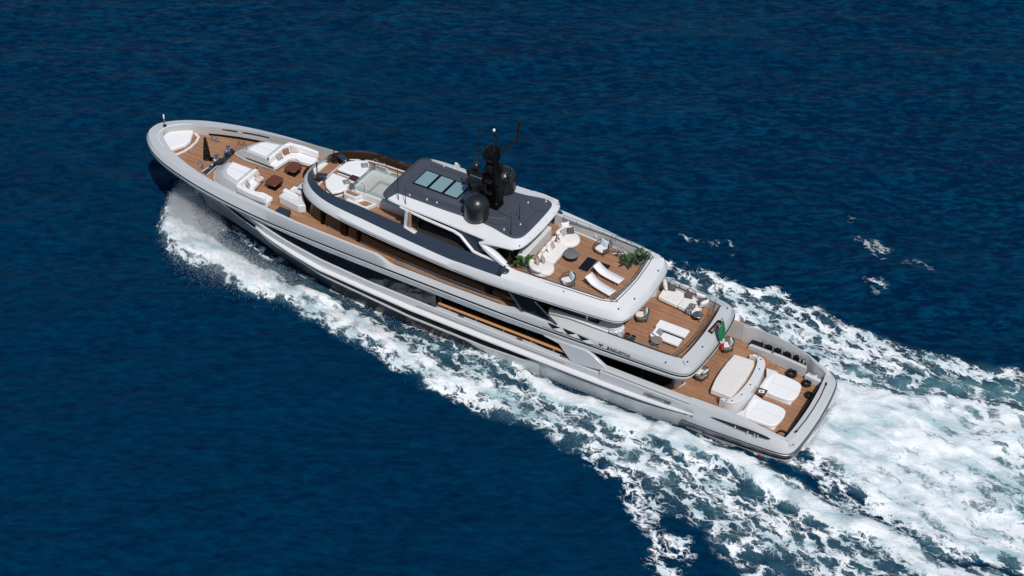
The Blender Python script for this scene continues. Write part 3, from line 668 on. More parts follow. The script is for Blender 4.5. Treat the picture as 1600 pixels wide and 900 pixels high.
for z, pts in ((5.93, [(9.25, 3.62), (8.15, 2.9), (7.95, 1.2), (7.95, -1.2), (8.15, -2.9), (9.25, -3.62)]), (8.03, [(12.9, 2.95), (12.5, 1.6), (12.45, -1.6), (12.9, -2.95), (16.5, 3.25), (16.5, -3.25)])):
    b = MB()
    for x, y in pts: b.ball((x, y, z), (.05, .05), 5)
    build_each(b, 'deck_light', 'mattblack', Y)
b = MB()
for x in (18.4, 16.6): b.lathe([(.14, 0), (.14, .02), (.02, .03)], (0, 0, 0), 14)
o = b.build('speaker_grille', 'white', Y); o.location = (17.5, -2.92, 7.8); o.rotation_euler = (-PI/2, 0, 0)

# lettering on the side
def text(body, name, loc, size, rx, m='ink', sx=1.0, bold=0.0):
    cu = bpy.data.curves.new(name, 'FONT'); cu.body = body; cu.size = size; cu.extrude = .004; cu.offset = bold
    cu.align_x = 'CENTER'; cu.align_y = 'CENTER'; cu.space_character = 1.12
    tmp = bpy.data.objects.new('tmp', cu); COL.objects.link(tmp)
    dg = bpy.context.evaluated_depsgraph_get(); me = bpy.data.meshes.new_from_object(tmp.evaluated_get(dg))
    bpy.data.objects.remove(tmp)
    o = bpy.data.objects.new(name, me); COL.objects.link(o); me.materials.clear(); me.materials.append(M[m]); o.parent = Y
    o.location = loc; o.rotation_euler = (rx, 0, PI); o.scale = (sx, 1, 1)
    return o
a1 = math.radians(62)
o = text('BAGLIETTO', 'name_lettering', (12.22, 3.965, 5.625), .22, a1, sx=1.24, bold=.005)
b = MB()                                                        # bird emblem beside the name
for sg in (1, -1):
    b.add([(0, -.10, 0), (sg*.05, .03, 0), (sg*.17, .02, 0), (sg*.13, .10, 0), (sg*.03, .09, 0), (0, .06, 0)], [(0, 1, 2, 3, 4, 5)])
o = b.build('emblem', 'ink', Y); o.location = (13.42, 4.01, 5.64); o.rotation_euler = (a1, 0, PI)
text('LXJE8427DTEMP', 'registration_lettering', (9.25, 4.375, 3.55), .25, math.radians(80), sx=.92, bold=.011)

# mast with radars, lights and horns, and the two radomes
b = MB()
b.prism([(24.45, -.36), (24.45, .36), (22.85, .46), (22.85, -.46)], 9.8, 13.3, [(23.8, -.24), (23.8, .24), (23.2, .28), (23.2, -.28)])
b.prism([(24.0, -.30), (24.0, .30), (23.1, .34), (23.1, -.34)], 13.25, 14.05, [(23.9, -.45), (23.9, .45), (23.2, .48), (23.2, -.48)])
mast = b.build('mast', 'black', Y, bevel=.05)
b = MB()
for z, w in ((11.0, 1.2), (11.9, 1.35), (12.7, 1.15), (13.4, 1.0)): b.box((23.5, 0, z), (.5, w, .12))
b.box((24.6, .1, 11.9), (1.1, .5, .12)); b.box((24.5, .35, 10.9), (1.0, .55, .14)); b.box((23.9, .55, 11.4), (.4, .3, .5)); b.box((23.3, -.6, 12.3), (.35, .3, .6)); b.box((23.4, .5, 12.9), (.3, .3, .4)); b.box((22.8, .2, 11.1), (.3, .5, .8))
build_each(b, 'mast_platform', 'mattblack', Y, bevel=.03)
b = MB(); b.ball((24.75, -.15, 12.25), (.28, .30), 8); b.ball((24.3, -.35, 13.3), (.16, .2), 6); b.ball((23.9, -.45, 13.9), (.14, .14), 6); b.ball((22.7, -.75, 11.9), (.22, .18), 8); build_each(b, 'camera_dome', 'dome', Y)
b = MB(); b.lathe([(.22, 0), (.28, .1), (.26, .35), (.12, .42)], (25.0, .2, 10.98), 12); b.box((25.0, .2, 11.48), (.14, 2.1, .12), rz=.75); b.build('radar_scanner', 'dome', Y)
b = MB(); b.box((24.35, .95, 10.62), (1.2, .75, .16)); b.box((24.2, .6, 10.3), (.5, .3, .5)); build_each(b, 'radome_bracket', 'navy', Y, bevel=.03)
b = MB()
b.tube([(23.4, -.25, 14.05), (23.4, -.25, 14.95)], .03, 6); b.tube([(23.25, .2, 14.0), (23.6, -.3, 14.4), (23.62, -.35, 15.15)], .028, 6); b.tube([(23.0, 0, 13.95), (22.55, -.35, 14.35), (22.2, -.75, 14.8), (22.15, -.8, 16.1)], .085, 8)
b.tube([(24.0, -.2, 12.9), (24.6, -.3, 13.3), (24.9, -.35, 13.2)], .04, 6); b.tube([(22.6, -.5, 11.4), (22.5, -.5, 12.7)], .02, 6); b.tube([(23.7, .35, 10.5), (23.7, .35, 13.2)], .03, 6)
build_each(b, 'mast_pole', 'mattblack', Y)
b = MB(); b.ball((23.62, -.35, 15.2), (.09, .12), 6); b.build('anchor_light', 'bulb', Y)
b = MB(); b.lathe([(.07, 0), (.09, .08), (.05, .22)], (23.4, -.25, 14.9), 8); b.lathe([(.08, 0), (.08, .3)], (23.05, -.1, 14.05), 8); b.ball((22.15, -.8, 16.12), (.09, .09), 6); b.ball((23.7, .3, 14.25), (.1, .15), 6); build_each(b, 'mast_lamp', 'mattblack', Y)
b = MB()
for x, y, z in ((23.9, .35, 12.4), (23.7, .42, 11.5), (23.6, .45, 10.9), (24.2, .36, 11.2), (22.9, .5, 10.4), (23.8, .3, 13.5)): b.ball((x, y, z), (.035, .06), 5)
b.tube([(23.75, .40, 11.9), (23.68, .46, 10.8)], .018, 5); build_each(b, 'mast_fitting', 'steel', Y)
for s, y in ((1, 1.66), (-1, -1.76)):
    pr = [(.60, 0), (.74, .06), (.78, .25), (.80, .9)] + [(.80*math.cos(a), .95+.74*math.sin(a)) for a in np.linspace(.05, PI/2-.02, 9)]
    o = MB().lathe(pr, (23.62, y, 9.86), 36).build('radome', 'dome', Y, smooth=60)
# ensign staff socket on the aft coaming
b = MB(); b.box((8.08, -.9, 5.90), (.34, 1.35, .10), rz=-.08); b.build('staff_socket', 'mattblack', Y, bevel=.03)
b = MB(); b.box((8.02, -.8, 5.96), (.16, .95, .05), rz=-.08); b.build('socket_lid', 'copper', Y)
# ------------------------------------------------------------------ furniture and loose gear on board
# foredeck lounges: sloped sun pad in front, L-shaped sofa behind
def lounge(s, label):
    t = thing('foredeck_lounge', label, 'lounge', (0, 0, 0), 0, 'white lounges on the foredeck')
    f = lambda pts: [(x, s*y) for x, y in pts]
    b = MB(); b.prism(f([(44.75, .82), (44.6, 1.6), (44.1, 2.35), (43.3, 2.8), (41.6, 3.12), (40.4, 3.22), (39.1, 3.2), (39.1, 2.5), (40.2, 2.3), (41.0, 2.1), (41.15, .72), (43.7, .62)]), 5.31, 5.50)
    b.build('plinth', 'hullgrey', t, bevel=.05)
    o = f([(44.7, .84), (44.55, 1.6), (44.05, 2.32), (43.2, 2.75), (41.62, 3.05), (41.62, .68), (43.7, .64)])
    i = f([(43.75, .95), (43.65, 1.55), (43.4, 2.1), (43.0, 2.45), (41.72, 2.72), (41.72, .74), (43.5, .74)])
    b = MB(); b.prism(o, 5.48, 6.20, i); b.build('sloped_front', 'hullgrey', t, bevel=.10, seg=3)
    b = MB(); b.prism(f([(43.45, .88), (43.4, 1.5), (43.2, 1.95), (42.9, 2.2), (41.95, 2.42), (41.95, .88)]), 6.18, 6.26); b.build('sun_pad', 'cushion', t, bevel=.035, seg=3)
    b = MB(); b.box((42.65, s*1.55, 6.262), (1.5, .03, .012), rz=.02); b.build('piping', 'hullgrey', t)
    b = MB(); b.prism(f([(41.62, .70), (41.62, 2.95), (39.12, 3.0), (39.12, 2.25), (39.95, 2.12), (40.55, 2.3), (40.85, 2.1), (41.02, .70)]), 5.48, 5.80); b.build('seat_cushion', 'cushion', t, bevel=.07, seg=3)
    b = MB(); b.prism(f([(41.72, .70), (41.72, 2.7), (41.52, 2.66), (41.50, .70)]), 5.78, 6.28); b.prism(f([(41.70, 2.66), (41.55, 3.06), (40.4, 3.2), (39.12, 3.18), (39.12, 2.96), (40.3, 2.95), (41.2, 2.80), (41.52, 2.62)]), 5.78, 6.30)
    build_each(b, 'backrest', 'cushion', t, bevel=.07, seg=3)
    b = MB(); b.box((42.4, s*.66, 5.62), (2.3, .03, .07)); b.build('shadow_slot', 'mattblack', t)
    b = MB(); b.lathe([(.06, 0), (.06, .03)], (43.62, s*.9, 6.19), 8); b.lathe([(.07, 0), (.07, .03), (.03, .05)], (41.6, s*.66, 6.28), 8); build_each(b, 'fitting', 'mattblack', t)
    return t
lounge(-1, 'white lounge with sun pad and sofa against the far bulwark of the foredeck')
lounge(1, 'white lounge with sun pad and sofa nearer the camera on the foredeck')
def fore_table(label, loc, rz):
    t = thing('foredeck_table', label, 'table', loc, rz, 'dark wood tables on the foredeck')
    b = MB(); b.prism([(-.48, -.42), (-.32, -.56), (.34, -.56), (.48, -.42), (.48, .42), (.34, .56), (-.32, .56), (-.48, .42)], .47, .54); b.build('tabletop', 'wood', t, bevel=.015)
    b = MB(); b.box((0, 0, .24), (.52, .62, .48)); b.box((0, 0, .02), (.7, .8, .04)); b.build('pedestal', 'mattblack', t)
fore_table('dark brown wooden table within the far foredeck sofa', (39.98, -1.28, 5.3), 0)
fore_table('dark brown wooden table within the near foredeck sofa', (40.15, .70, 5.3), 0)
# white lockers with sun seats in front of the house
def locker(s, label):
    t = thing('foredeck_locker', label, 'locker', (0, 0, 0), 0, 'white lockers before the house front')
    f = lambda p: [(x, s*y) for x, y in p]
    b = MB(); b.prism(f([(38.75, 1.25), (38.75, 2.1), (37.0, 2.32), (36.6, 2.0), (37.3, 1.3), (37.9, .75)]), 5.31, 5.95); b.build('body', 'white', t, bevel=.06)
    b = MB(); b.prism(f([(38.70, .45), (38.70, 1.32), (37.95, 1.32), (37.65, .9), (37.9, .42)]), 5.31, 5.80); b.build('seat', 'cushion', t, bevel=.07, seg=3)
    b = MB(); b.prism(f([(38.78, 1.28), (38.78, 1.62), (37.5, 1.72), (37.5, 1.5)]), 5.93, 6.12); b.build('backrest', 'cushion', t, bevel=.06, seg=3)
    b = MB(); b.box((37.75, s*1.38, 5.965), (.45, .3, .03)); b.build('step_pad', 'teaky', t)
locker(1, 'white locker seat near the camera against the curved house front')
locker(-1, 'white locker seat on the far side, half hidden by the sun deck overhang')
# bow seat
t = thing('bow_seat', 'white curved seat with high back in the very tip of the bow', 'seat', (0, 0, 0))
pl = [(50.15, 0), (50.0, .62), (49.5, 1.08), (48.75, 1.45), (48.42, .82), (48.15, .3), (48.15, -.3), (48.42, -.82), (48.75, -1.45), (49.5, -1.08), (50.0, -.62)]
b = MB(); b.prism(pl, 5.32, 5.66); b.build('seat_cushion', 'cushion', t, bevel=.09, seg=3)
arc = [(48.75, 1.52), (49.5, 1.12), (50.0, .68), (50.18, .3), (50.2, 0), (50.18, -.3), (50.0, -.68), (49.5, -1.12), (48.75, -1.52)]
b = MB(); b.grid([[(x, y, 5.6) for x, y in arc], [(x*1.0+.10, y*1.06, 5.98) for x, y in arc], [(x+.16, y*1.10, 5.985) for x, y in arc]]); b.build('backrest', 'white', t)
b = MB(); b.prism([(48.8, 1.6), (48.1, 1.32), (47.86, .7), (47.8, 0), (47.86, -.7), (48.1, -1.32), (48.8, -1.6)], 5.30, 5.40); b.build('step', 'white', t, bevel=.02)
b = MB(); b.prism([(48.8, 1.4), (48.2, 1.15), (48.02, .65), (47.97, 0), (48.02, -.65), (48.2, -1.15), (48.8, -1.4)], 5.39, 5.412); b.build('tread', 'teaky', t)
# telescopic post, anchor gear, cleats
t = thing('telescopic_post', 'black stepped telescopic post standing on the bow deck', 'post', (46.1, .45, 5.3))
b = MB(); b.lathe([(.30, 0), (.28, .10), (.24, .14), (.235, .55), (.20, .58), (.195, .95), (.16, .98), (.155, 1.35), (.11, 1.38), (.10, 1.72), (.04, 1.78)], (0, 0, 0), 16); b.build('sleeve', 'mattblack', t)
b = MB(); b.box((-.25, 0, .06), (.5, .34, .12)); b.build('hinge', 'black', t)
t = thing('anchor_windlass', 'polished anchor windlass gear across the deck in front of the lounges', 'windlass', (45.1, 0, 5.3))
b = MB(); b.prism([(.18, -1.15), (.10, .3), (.26, 1.95), (-.22, 2.02), (-.36, .3), (-.22, -1.15)], .01, .05); b.build('base_plate', 'navy', t)
b = MB()
for y in (-.75, .55): b.box((-.1, y, .18), (.36, .62, .26)); b.box((-.08, y+.36, .3), (.26, .16, .42))
build_each(b, 'gearbox', 'boot', t, bevel=.05)
for y in (-.75, .55):
    b = MB(); b.lathe([(.16, 0), (.13, .06), (.11, .20), (.17, .28), (.17, .31), (.05, .33)], (.1, y-.05, .3), 14); b.build('capstan', 'chrome', t)
    b = MB(); b.ball((-.05, y+.34, .5), (.15, .15), 7); b.ball((.18, y+.25, .2), (.1, .1), 6); build_each(b, 'brake_wheel', 'chrome', t)
for y in (1.35, -1.05):
    b = MB(); b.lathe([(.09, 0), (.06, .08), (.11, .22)], (0, y, .05), 10); b.build('bollard', 'chrome', t)
b = MB(); b.box((-.22, 1.2, .07), (.05, 1.7, .06), rz=.04); b.box((.2, 1.2, .07), (.05, 1.6, .06), rz=-.08); build_each(b, 'chain_guide', 'white', t)
def bollard(label, loc, rz):
    t = thing('mooring_bollard', label, 'bollard', loc, rz, 'steel bollards on the bow deck')
    b = MB(); b.box((0, 0, .03), (.62, .2, .05)); b.build('foot', 'steel', t)
    for x in (-.2, .2):
        b = MB(); b.lathe([(.075, .03), (.055, .1), (.06, .24), (.10, .27), (.10, .30), (.03, .33)], (x, 0, 0), 10); b.build('post', 'chrome', t)
bollard('pair of steel bollards beside the bow alcove', (47.0, -1.55, 5.3), .1)
bollard('pair of steel bollards in front of the far lounge', (45.05, -2.12, 5.3), .2)
bollard('pair of steel bollards close to the near rail at the windlass', (45.85, 1.45, 5.3), -.5)
# recessed bulwark alcoves on the far side of the bow
def Uy(x): return float(np.interp(x, U[0][::-1, 0], U[0][::-1, 1]))
for x0, x1 in ((48.35, 45.75), (45.35, 43.4)):
    ins = lambda x: -(Uy(x)+float(oi(x))-.03)
    n = 8; xs = [x0+(x1-x0)*k/n for k in range(n+1)]
    MB().grid([[(x, ins(x)+.0, 5.36) for x in xs], [(x, ins(x), 5.92) for x in xs]]).build('alcove', 'hullgrey', Y)
    MB().grid([[(x, ins(x)+.02, 5.84) for x in xs], [(x, ins(x)+.02, 5.95) for x in xs]]).build('alcove_lip', 'mattblack', Y)
xs = [47.75+(43.0-47.75)*k/12 for k in range(13)]
b = MB(); b.grid([[(x, -(Uy(x)+float(oi(x))-.10), 5.31) for x in xs], [(x, -(Uy(x)+float(oi(x))-.10), 5.46) for x in xs], [(x, -(Uy(x)+float(oi(x))-.02), 5.46) for x in xs]]); b.build('stowed_gangway', 'black', Y)
t = thing('jack_staff', 'short white jackstaff standing on the bow tip', 'staff', (50.4, -.38, 6.0))
b = MB(); b.tube([(0, 0, 0), (0, 0, .7)], .03, 6); b.build('pole', 'steel', t)
b = MB(); b.lathe([(.03, .62), (.055, .70), (.05, .95), (.02, 1.0)], (0, 0, 0), 10); b.build('light', 'bulb', t)
b = MB(); b.lathe([(.12, 0), (.12, .1), (.05, .14)], (0, 0, 0), 10); b.build('foot', 'mattblack', t)
b = MB(); b.box((37.35, 3.52, 6.02), (.9, .55, .35)); on_board(b.build('gate_box', 'navy', None, bevel=.03)); 
tag(bpy.data.objects['gate_box'], 'dark navy box on the near bulwark beside the foredeck locker', 'box')

# sun pads with their bases
def sun_pad(label, s):
    t = thing('sun_bed', label, 'sun bed', (0, 0, 0), 0, 'sun beds in front of the pool')
    f = lambda p: [(x, s*y) for x, y in p]
    o = f([(35.55, .25), (35.48, 1.25), (35.0, 1.80), (34.3, 2.12), (33.95, 1.75), (33.72, 1.2), (33.75, .28)])
    q = f([(35.48, .32), (35.42, 1.2), (34.97, 1.72), (34.3, 2.03), (34.02, 1.68), (33.80, 1.15), (33.82, .34)])
    b = MB(); b.prism(o, 7.47, 7.60); b.build('base', 'white', t, bevel=.02)
    b = MB(); b.prism(q, 7.60, 7.72, q); b.build('recess', 'mattblack', t)
    b = MB(); b.prism(o, 7.72, 7.95); b.build('mattress', 'cushion', t, bevel=.09, seg=3)
sun_pad('white sun bed in front of the pool on the far side', -1)
sun_pad('white sun bed in front of the pool on the near side', 1)
t = thing('red_table', 'low dark red table between the sun beds and the pool', 'table', (34.05, -.15, 7.46))
b = MB(); b.box((0, 0, .42), (.55, .62, .05)); b.build('tabletop', 'redwood', t, bevel=.01)
b = MB(); b.box((0, 0, .2), (.3, .35, .4)); b.build('pedestal', 'mattblack', t)

# armchairs of woven rope
def armchair(label, loc, rz, seatm='cream'):
    t = thing('rope_armchair', label, 'armchair', loc, rz, 'woven rope armchairs')
    n = 22; a0, a1_ = math.radians(48), math.radians(312)
    def pt(a, z, k): return ((.40+.05*k)*math.cos(a), (.42+.06*k)*math.sin(a), z)
    top = []; bot = []
    for i in range(n+1):
        a = a0+(a1_-a0)*i/n; w = .5-.5*math.cos(2*PI*i/n)
        top.append(pt(a, .56+.20*w, 1.0)); bot.append(pt(a, .20, 0))
    b = MB(); b.tube(top, .022, 6); b.tube(bot, .022, 6)
    for s in (-1, 1):
        b.tube([(.30*1, s*.34, 0), (.30, s*.36, .56)], .02, 6); b.tube([(-.30, s*.30, 0), (-.34, s*.32, .3)], .02, 6)
    b.build('frame', 'mattblack', t)
    b = MB()
    for p, q in zip(top, bot):
        b.tube([q, tuple((u+v)/2*1.03 if k < 2 else (u+v)/2 for k, (u, v) in enumerate(zip(p, q))), p], .020, 5)
    b.build('rope_back', 'rope', t)
    b = MB(); b.lathe([(.36, .18), (.38, .22), (.36, .26)], (0, 0, 0), 18); b.build('seat_base', 'rope', t)
    b = MB(); b.prism(rrect(-.32, .36, -.33, .33, .12), .26, .42); b.build('seat_cushion', seatm, t, bevel=.05, seg=3)
    o = pillow_mb(.62, .48, .17).build('back_cushion', 'iceblue', t, smooth=80); o.location = (-.26, 0, .62); o.rotation_euler = (PI/2, 0, PI/2); o.rotation_euler = (math.radians(74), 0, math.radians(90))
    return t
A0 = armchair('woven armchair with ice blue cushion beside the far stair opening on the sun deck', (16.6, -2.0, 7.46), math.radians(78))
G = 'woven rope armchairs'
dup(A0, 'woven armchair with ice blue cushion at the near glass rail of the sun deck', (16.9, 1.95, 7.46), math.radians(53), G)
dup(A0, 'woven armchair just behind the sun deck overhang on the middle deck', (12.55, .2, 5.3), math.radians(28), G)
dup(A0, 'woven armchair behind the flag on the lowest aft deck', (7.75, -2.5, 2.95), math.radians(42), G)
dup(A0, 'woven armchair on the lowest aft deck near the white door pod', (8.0, .72, 2.95), math.radians(-15), G)

# sun loungers
def lounger(label, loc, rz):
    t = thing('sun_lounger', label, 'sun lounger', loc, rz, 'white sling sun loungers')
    prof = [(-1.02, .32), (-.5, .31), (0, .31), (.35, .34), (.62, .44), (.95, .66)]
    prof = [tuple(p) for p in chaikin(prof, 2)]
    b = MB(); b.grid([[(x, y, z+.03) for y in (-.33, 0, .33)] for x, z in prof]); o = b.build('sling', 'cushion', t)
    m_ = o.modifiers.new('thick', 'SOLIDIFY'); m_.thickness = .05
    for s in (-1, 1):
        b = MB(); b.tube([(x, s*.30, z-.04) for x, z in prof], .025, 6); b.build('side_rail', 'teakrail', t)
        for x in (-.75, .55): MB().tube([(x, s*.28, 0), (x, s*.28, .32)], .028, 6).build('leg', 'teakrail', t)
    return t
L0 = lounger('white sun lounger nearer the glass rail on the sun deck', (14.98, 1.35, 7.46), math.radians(-13))
dup(L0, 'white sun lounger beside the dark deck hatches on the sun deck', (15.05, .10, 7.46), math.radians(-9), 'white sling sun loungers')
def chaise(label, parts, loc):
    t = thing('day_bed', label, 'day bed', loc, 0, 'white day beds on the middle deck')
    for nm, x0, x1, y0, y1, z0, z1 in parts:
        b = MB(); b.prism(rrect(x0, x1, y0, y1, .06), z0, z1); b.build(nm, 'cushion', t, bevel=.03, seg=3)
    b = MB()
    x0 = min(p[1] for p in parts); x1 = max(p[2] for p in parts); y0 = min(p[3] for p in parts); y1 = max(p[4] for p in parts)
    for x in (x0+.12, x1-.12):
        for y in (y0+.1, y1-.1): b.box((x, y, .10), (.05, .05, .2))
    build_each(b, 'leg', 'wood', t)
    return t
chaise('long flat white day bed in the middle of the aft terrace', [('mattress', 9.36, 11.38, -.06, .66, .2, .36)], (0, 0, 5.3))
t = chaise('white day bed with raised head beside the round brown table', [('mattress', 9.40, 10.62, .92, 1.58, .2, .36), ('head_pad', 10.98, 11.30, .70, 1.60, .2, .36)], (0, 0, 5.3))
b = MB(); b.add([(10.60, .93, .34), (10.60, 1.57, .34), (11.12, 1.57, .62), (11.12, .93, .62), (10.60, .93, .27), (10.60, 1.57, .27), (11.12, 1.57, .55), (11.12, .93, .55)], [(0, 3, 2, 1), (4, 5, 6, 7), (0, 1, 5, 4), (1, 2, 6, 5), (2, 3, 7, 6), (3, 0, 4, 7)]); b.build('raised_head', 'cushion', t, bevel=.02)

# round tables
def round_table(name, label, loc, r, h, topm, legm, solid=False):
    t = thing(name, label, 'table', loc)
    b = MB(); b.lathe([(r*.97, h-.06), (r, h-.045), (r, h-.01), (r*.97, h)], (0, 0, 0), 30); b.build('tabletop', topm, t)
    b = MB()
    if solid: b.lathe([(r*.88, .05), (r*.9, .07), (r*.9, h-.06)], (0, 0, 0), 28)
    else:
        b.tube([(0, 0, 0), (0, 0, h-.05)], .03, 8)
        for k in range(3): b.tube([(0, 0, .12), (r*.8*math.cos(k*2.09+.4), r*.8*math.sin(k*2.09+.4), .01)], .022, 6)
    b.build('base', legm, t)
round_table('coffee_table', 'round slate grey coffee table before the curved white sofa', (18.0, -.50, 7.46), .50, .36, 'greytop', 'mattblack', True)
round_table('side_table', 'small round brown table beside the white day bed', (10.68, 1.92, 5.3), .36, .50, 'browntop', 'mattblack')
round_table('silver_table', 'small round silver topped table at the end of the large white sofa', (9.52, -1.58, 5.3), .33, .48, 'steel', 'mattblack')

# curved sofa on the sun deck
t = thing('curved_sofa', 'white sofa with two round ends across the front of the sun deck terrace', 'sofa', (0, 0, 0))
b = MB(); b.prism(rrect(18.48, 19.5, -1.05, .92, .12), 7.52, 7.86); b.build('seat_cushion', 'cream', t, bevel=.08, seg=3)
for y in (-1.78, 1.62):
    b = MB(); b.lathe([(.66, .06), (.74, .12), (.76, .22), (.74, .34), (.66, .40), (.3, .41)], (18.88, y, 7.46), 36); b.build('round_seat', 'cream', t, smooth=60)
    b = MB(); b.lathe([(.6, 0), (.6, .07)], (18.88, y, 7.46), 24); b.build('plinth', 'mattblack', t)
    pts = []
    for k in range(15):
        a = math.radians(20 if y < 0 else -10) + (-1 if y < 0 else 1)*math.radians(8) + (math.radians(-105) if y < 0 else 0)+math.radians(115*k/14)
        pts.append((18.88+.70*math.cos(a), y+.70*math.sin(a), 8.05))
    b = MB(); b.tube(pts, [.10]+[.17]*13+[.10], 10); o = b.build('round_back', 'cream', t, smooth=80); o.scale = (1, 1, 1)
b = MB(); b.box((19.0, 0, 7.50), (.95, 1.9, .06)); b.build('plinth', 'mattblack', t)
for y in (.50, -.12, -.72):
    o = pillow_mb(.62, .56, .24).build('back_cushion', 'cream', t, smooth=80); o.location = (19.48, y, 8.10); o.rotation_euler = (0, math.radians(68), 0)
# sectional sofa on the middle deck
t = thing('sectional_sofa', 'large white sofa with dark cushions along the far rail of the middle deck', 'sofa', (0, 0, 0))
b = MB(); b.prism([(12.45, -1.92), (11.05, -1.78), (11.05, -3.12), (12.2, -3.15), (12.5, -2.7)], 5.40, 5.72); b.build('seat_cushion', 'cream', t, bevel=.08, seg=3)
b = MB(); b.prism([(11.03, -1.78), (9.78, -1.62), (9.62, -2.45), (9.95, -2.98), (11.03, -3.12)], 5.40, 5.72); b.build('seat_cushion', 'cream', t, bevel=.08, seg=3)
b = MB(); b.prism([(12.35, -2.0), (9.85, -1.72), (9.7, -2.5), (10, -3.2), (12.3, -3.3)], 5.31, 5.42); b.build('plinth', 'mattblack', t)
for x, y, a in ((12.42, -2.85, -60), (11.9, -3.22, 8), (11.25, -3.22, 6), (10.6, -3.14, 6), (10.0, -3.0, 4), (9.55, -2.45, 64)):
    o = pillow_mb(.70, .58, .26).build('back_cushion', 'cream', t, smooth=80); o.location = (x, y, 6.0); o.rotation_euler = (math.radians(72), 0, math.radians(a))
b = MB(); b.prism([(12.5, -3.3), (9.7, -3.15), (9.7, -3.05), (12.5, -3.18)], 5.31, 5.95); b.build('back_frame', 'mattblack', t)
# throw on the sofa
b = MB(); b.grid([[(x, y, 5.738+.006*math.sin(9*x+5*y)) for y in np.linspace(-2.42, -1.66, 7)] for x in np.linspace(9.98, 10.42, 5)] + [[(10.44, y, 5.738) for y in np.linspace(-2.42, -1.66, 7)]])
b.grid([[(x, -1.66, 5.738), (x, -1.60, 5.70), (x, -1.595, 5.48)] for x in np.linspace(9.98, 10.44, 5)])
tag(on_board(b.build('throw_blanket', 'throw', None)), 'black and white patterned throw lying over the front of the white sofa', 'throw')

# scatter cushions
GP = 'scatter cushions'
PIL = pillow_mb(.50, .46, .17)
def pil(label, m, loc, rz, tilt=64, k=1.0):
    o = PIL.build('scatter_cushion', m, None, smooth=80)
    o.matrix_world = T @ Matrix.Translation(loc) @ Matrix.Rotation(math.radians(rz+180), 4, 'Z') @ Matrix.Rotation(math.radians(tilt), 4, 'X') @ Matrix.Scale(k, 4)
    tag(o, label, 'cushion', GP)
pil('taupe cushion at the middle of the far foredeck sofa', 'taupe', (41.30, -1.55, 6.02), 78)
pil('brown cushion in the corner of the far foredeck sofa', 'brownc', (41.28, -2.28, 6.02), 70)
pil('beige cushion next to the brown one on the far foredeck sofa', 'beige', (40.95, -2.78, 6.05), 30, k=1.1)
pil('beige cushion leaning at the inner end of the near foredeck sofa', 'beige', (41.38, .92, 6.03), 96)
pil('cream cushion lying on the seat of the near foredeck sofa', 'beige', (41.05, 1.22, 5.90), 80, 25)
pil('taupe cushion at the outer corner of the near foredeck sofa', 'taupe', (41.2, 2.22, 6.03), 120)
pil('grey patterned pillow on the far sun bed', 'pillowp', (34.13, -1.45, 8.02), 40, 8, .95)
pil('grey patterned pillow on the near sun bed', 'pillowp', (34.10, .72, 8.02), 50, 8, .95)
pil('taupe cushion on the far round end of the curved sofa', 'taupe', (19.28, -1.90, 8.08), 75, k=1.05)
pil('half charcoal cushion on the far round end of the curved sofa', 'charcoal', (19.0, -2.28, 8.05), 40)
pil('white cushion standing at the far corner of the curved sofa', 'cream', (19.42, -2.35, 8.22), 50, k=1.15)
pil('small cream cushion where the far round end meets the sofa', 'cream', (19.22, -1.38, 8.06), 95, k=.85)
pil('cream cushion at the middle of the curved sofa', 'cream', (19.25, .06, 8.05), 88, k=.85)
pil('small taupe cushion at the middle of the curved sofa', 'taupe', (19.22, -.30, 8.05), 80, k=.8)
pil('taupe cushion against the back of the near round end', 'taupe', (19.28, 1.52, 8.05), 108)
pil('taupe cushion in front of another on the near round end', 'taupe', (19.06, 1.20, 8.05), 112)
pil('white cushion at the near corner of the curved sofa', 'cream', (19.40, .98, 8.06), 95, k=.85)
pil('charcoal cushion at the forward end of the large white sofa', 'charcoal', (11.95, -2.88, 5.98), 15)
pil('charcoal cushion at the centre of the large white sofa', 'charcoal', (10.72, -2.78, 5.95), 12)
pil('charcoal cushion at the aft end of the large white sofa', 'charcoal', (9.78, -2.62, 5.95), 30)
pil('light grey pillow on the raised head of the white day bed', 'pillowp', (10.80, 1.22, 5.82), 90, 30, .9)

# plants
def plant(label, loc, n, h, seed):
    t = thing('potted_plant', label, 'plant', loc, 0, 'leafy potted plants on the sun deck')
    b = MB(); b.lathe([(.16, 0), (.22, .30), (.23, .32), (.20, .32), (.19, .28)], (0, 0, 0), 18); b.build('pot', 'pot', t)
    MB().lathe([(.19, .27), (.01, .285)], (0, 0, 0), 14).build('soil', 'soil', t)
    rnd = random.Random(seed); b = MB(); bs = MB()
    for k in range(n):
        a = rnd.uniform(0, 2*PI); L = rnd.uniform(.28, .48); lean = rnd.uniform(.25, 1.15); hh = h*rnd.uniform(.45, 1.0)
        r0 = rnd.uniform(.02, .10); base = Vector((r0*math.cos(a), r0*math.sin(a), .28)); tip = base+Vector((math.cos(a)*hh*.5*lean, math.sin(a)*hh*.5*lean, hh*.62))
        bs.tube([base, (base+tip)/2+Vector((0, 0, .05)), tip], [.012, .010, .006], 4)
        d = Vector((math.cos(a)*math.sin(lean), math.sin(a)*math.sin(lean), math.cos(lean)*.8-.1)).normalized(); sd = d.cross(Vector((0, 0, 1))).normalized(); up = sd.cross(d)
        P = []
        for i in range(6):
            u = i/5; w = .085*math.sin(PI*min(1, u*.93+.06))**.7*(1.2-.3*u); c = tip+d*L*u+Vector((0, 0, -.22*L*u*u))
            P.append([c-sd*w+up*.02, c, c+sd*w+up*.02])
        b.grid(P)
    bs.build('stem', 'leaf', t); b.build('foliage', 'leaf', t, smooth=60)
plant('broad leaved plant in a grey pot at the near end of the curved sofa', (20.0, 1.95, 7.46), 34, .62, 3)
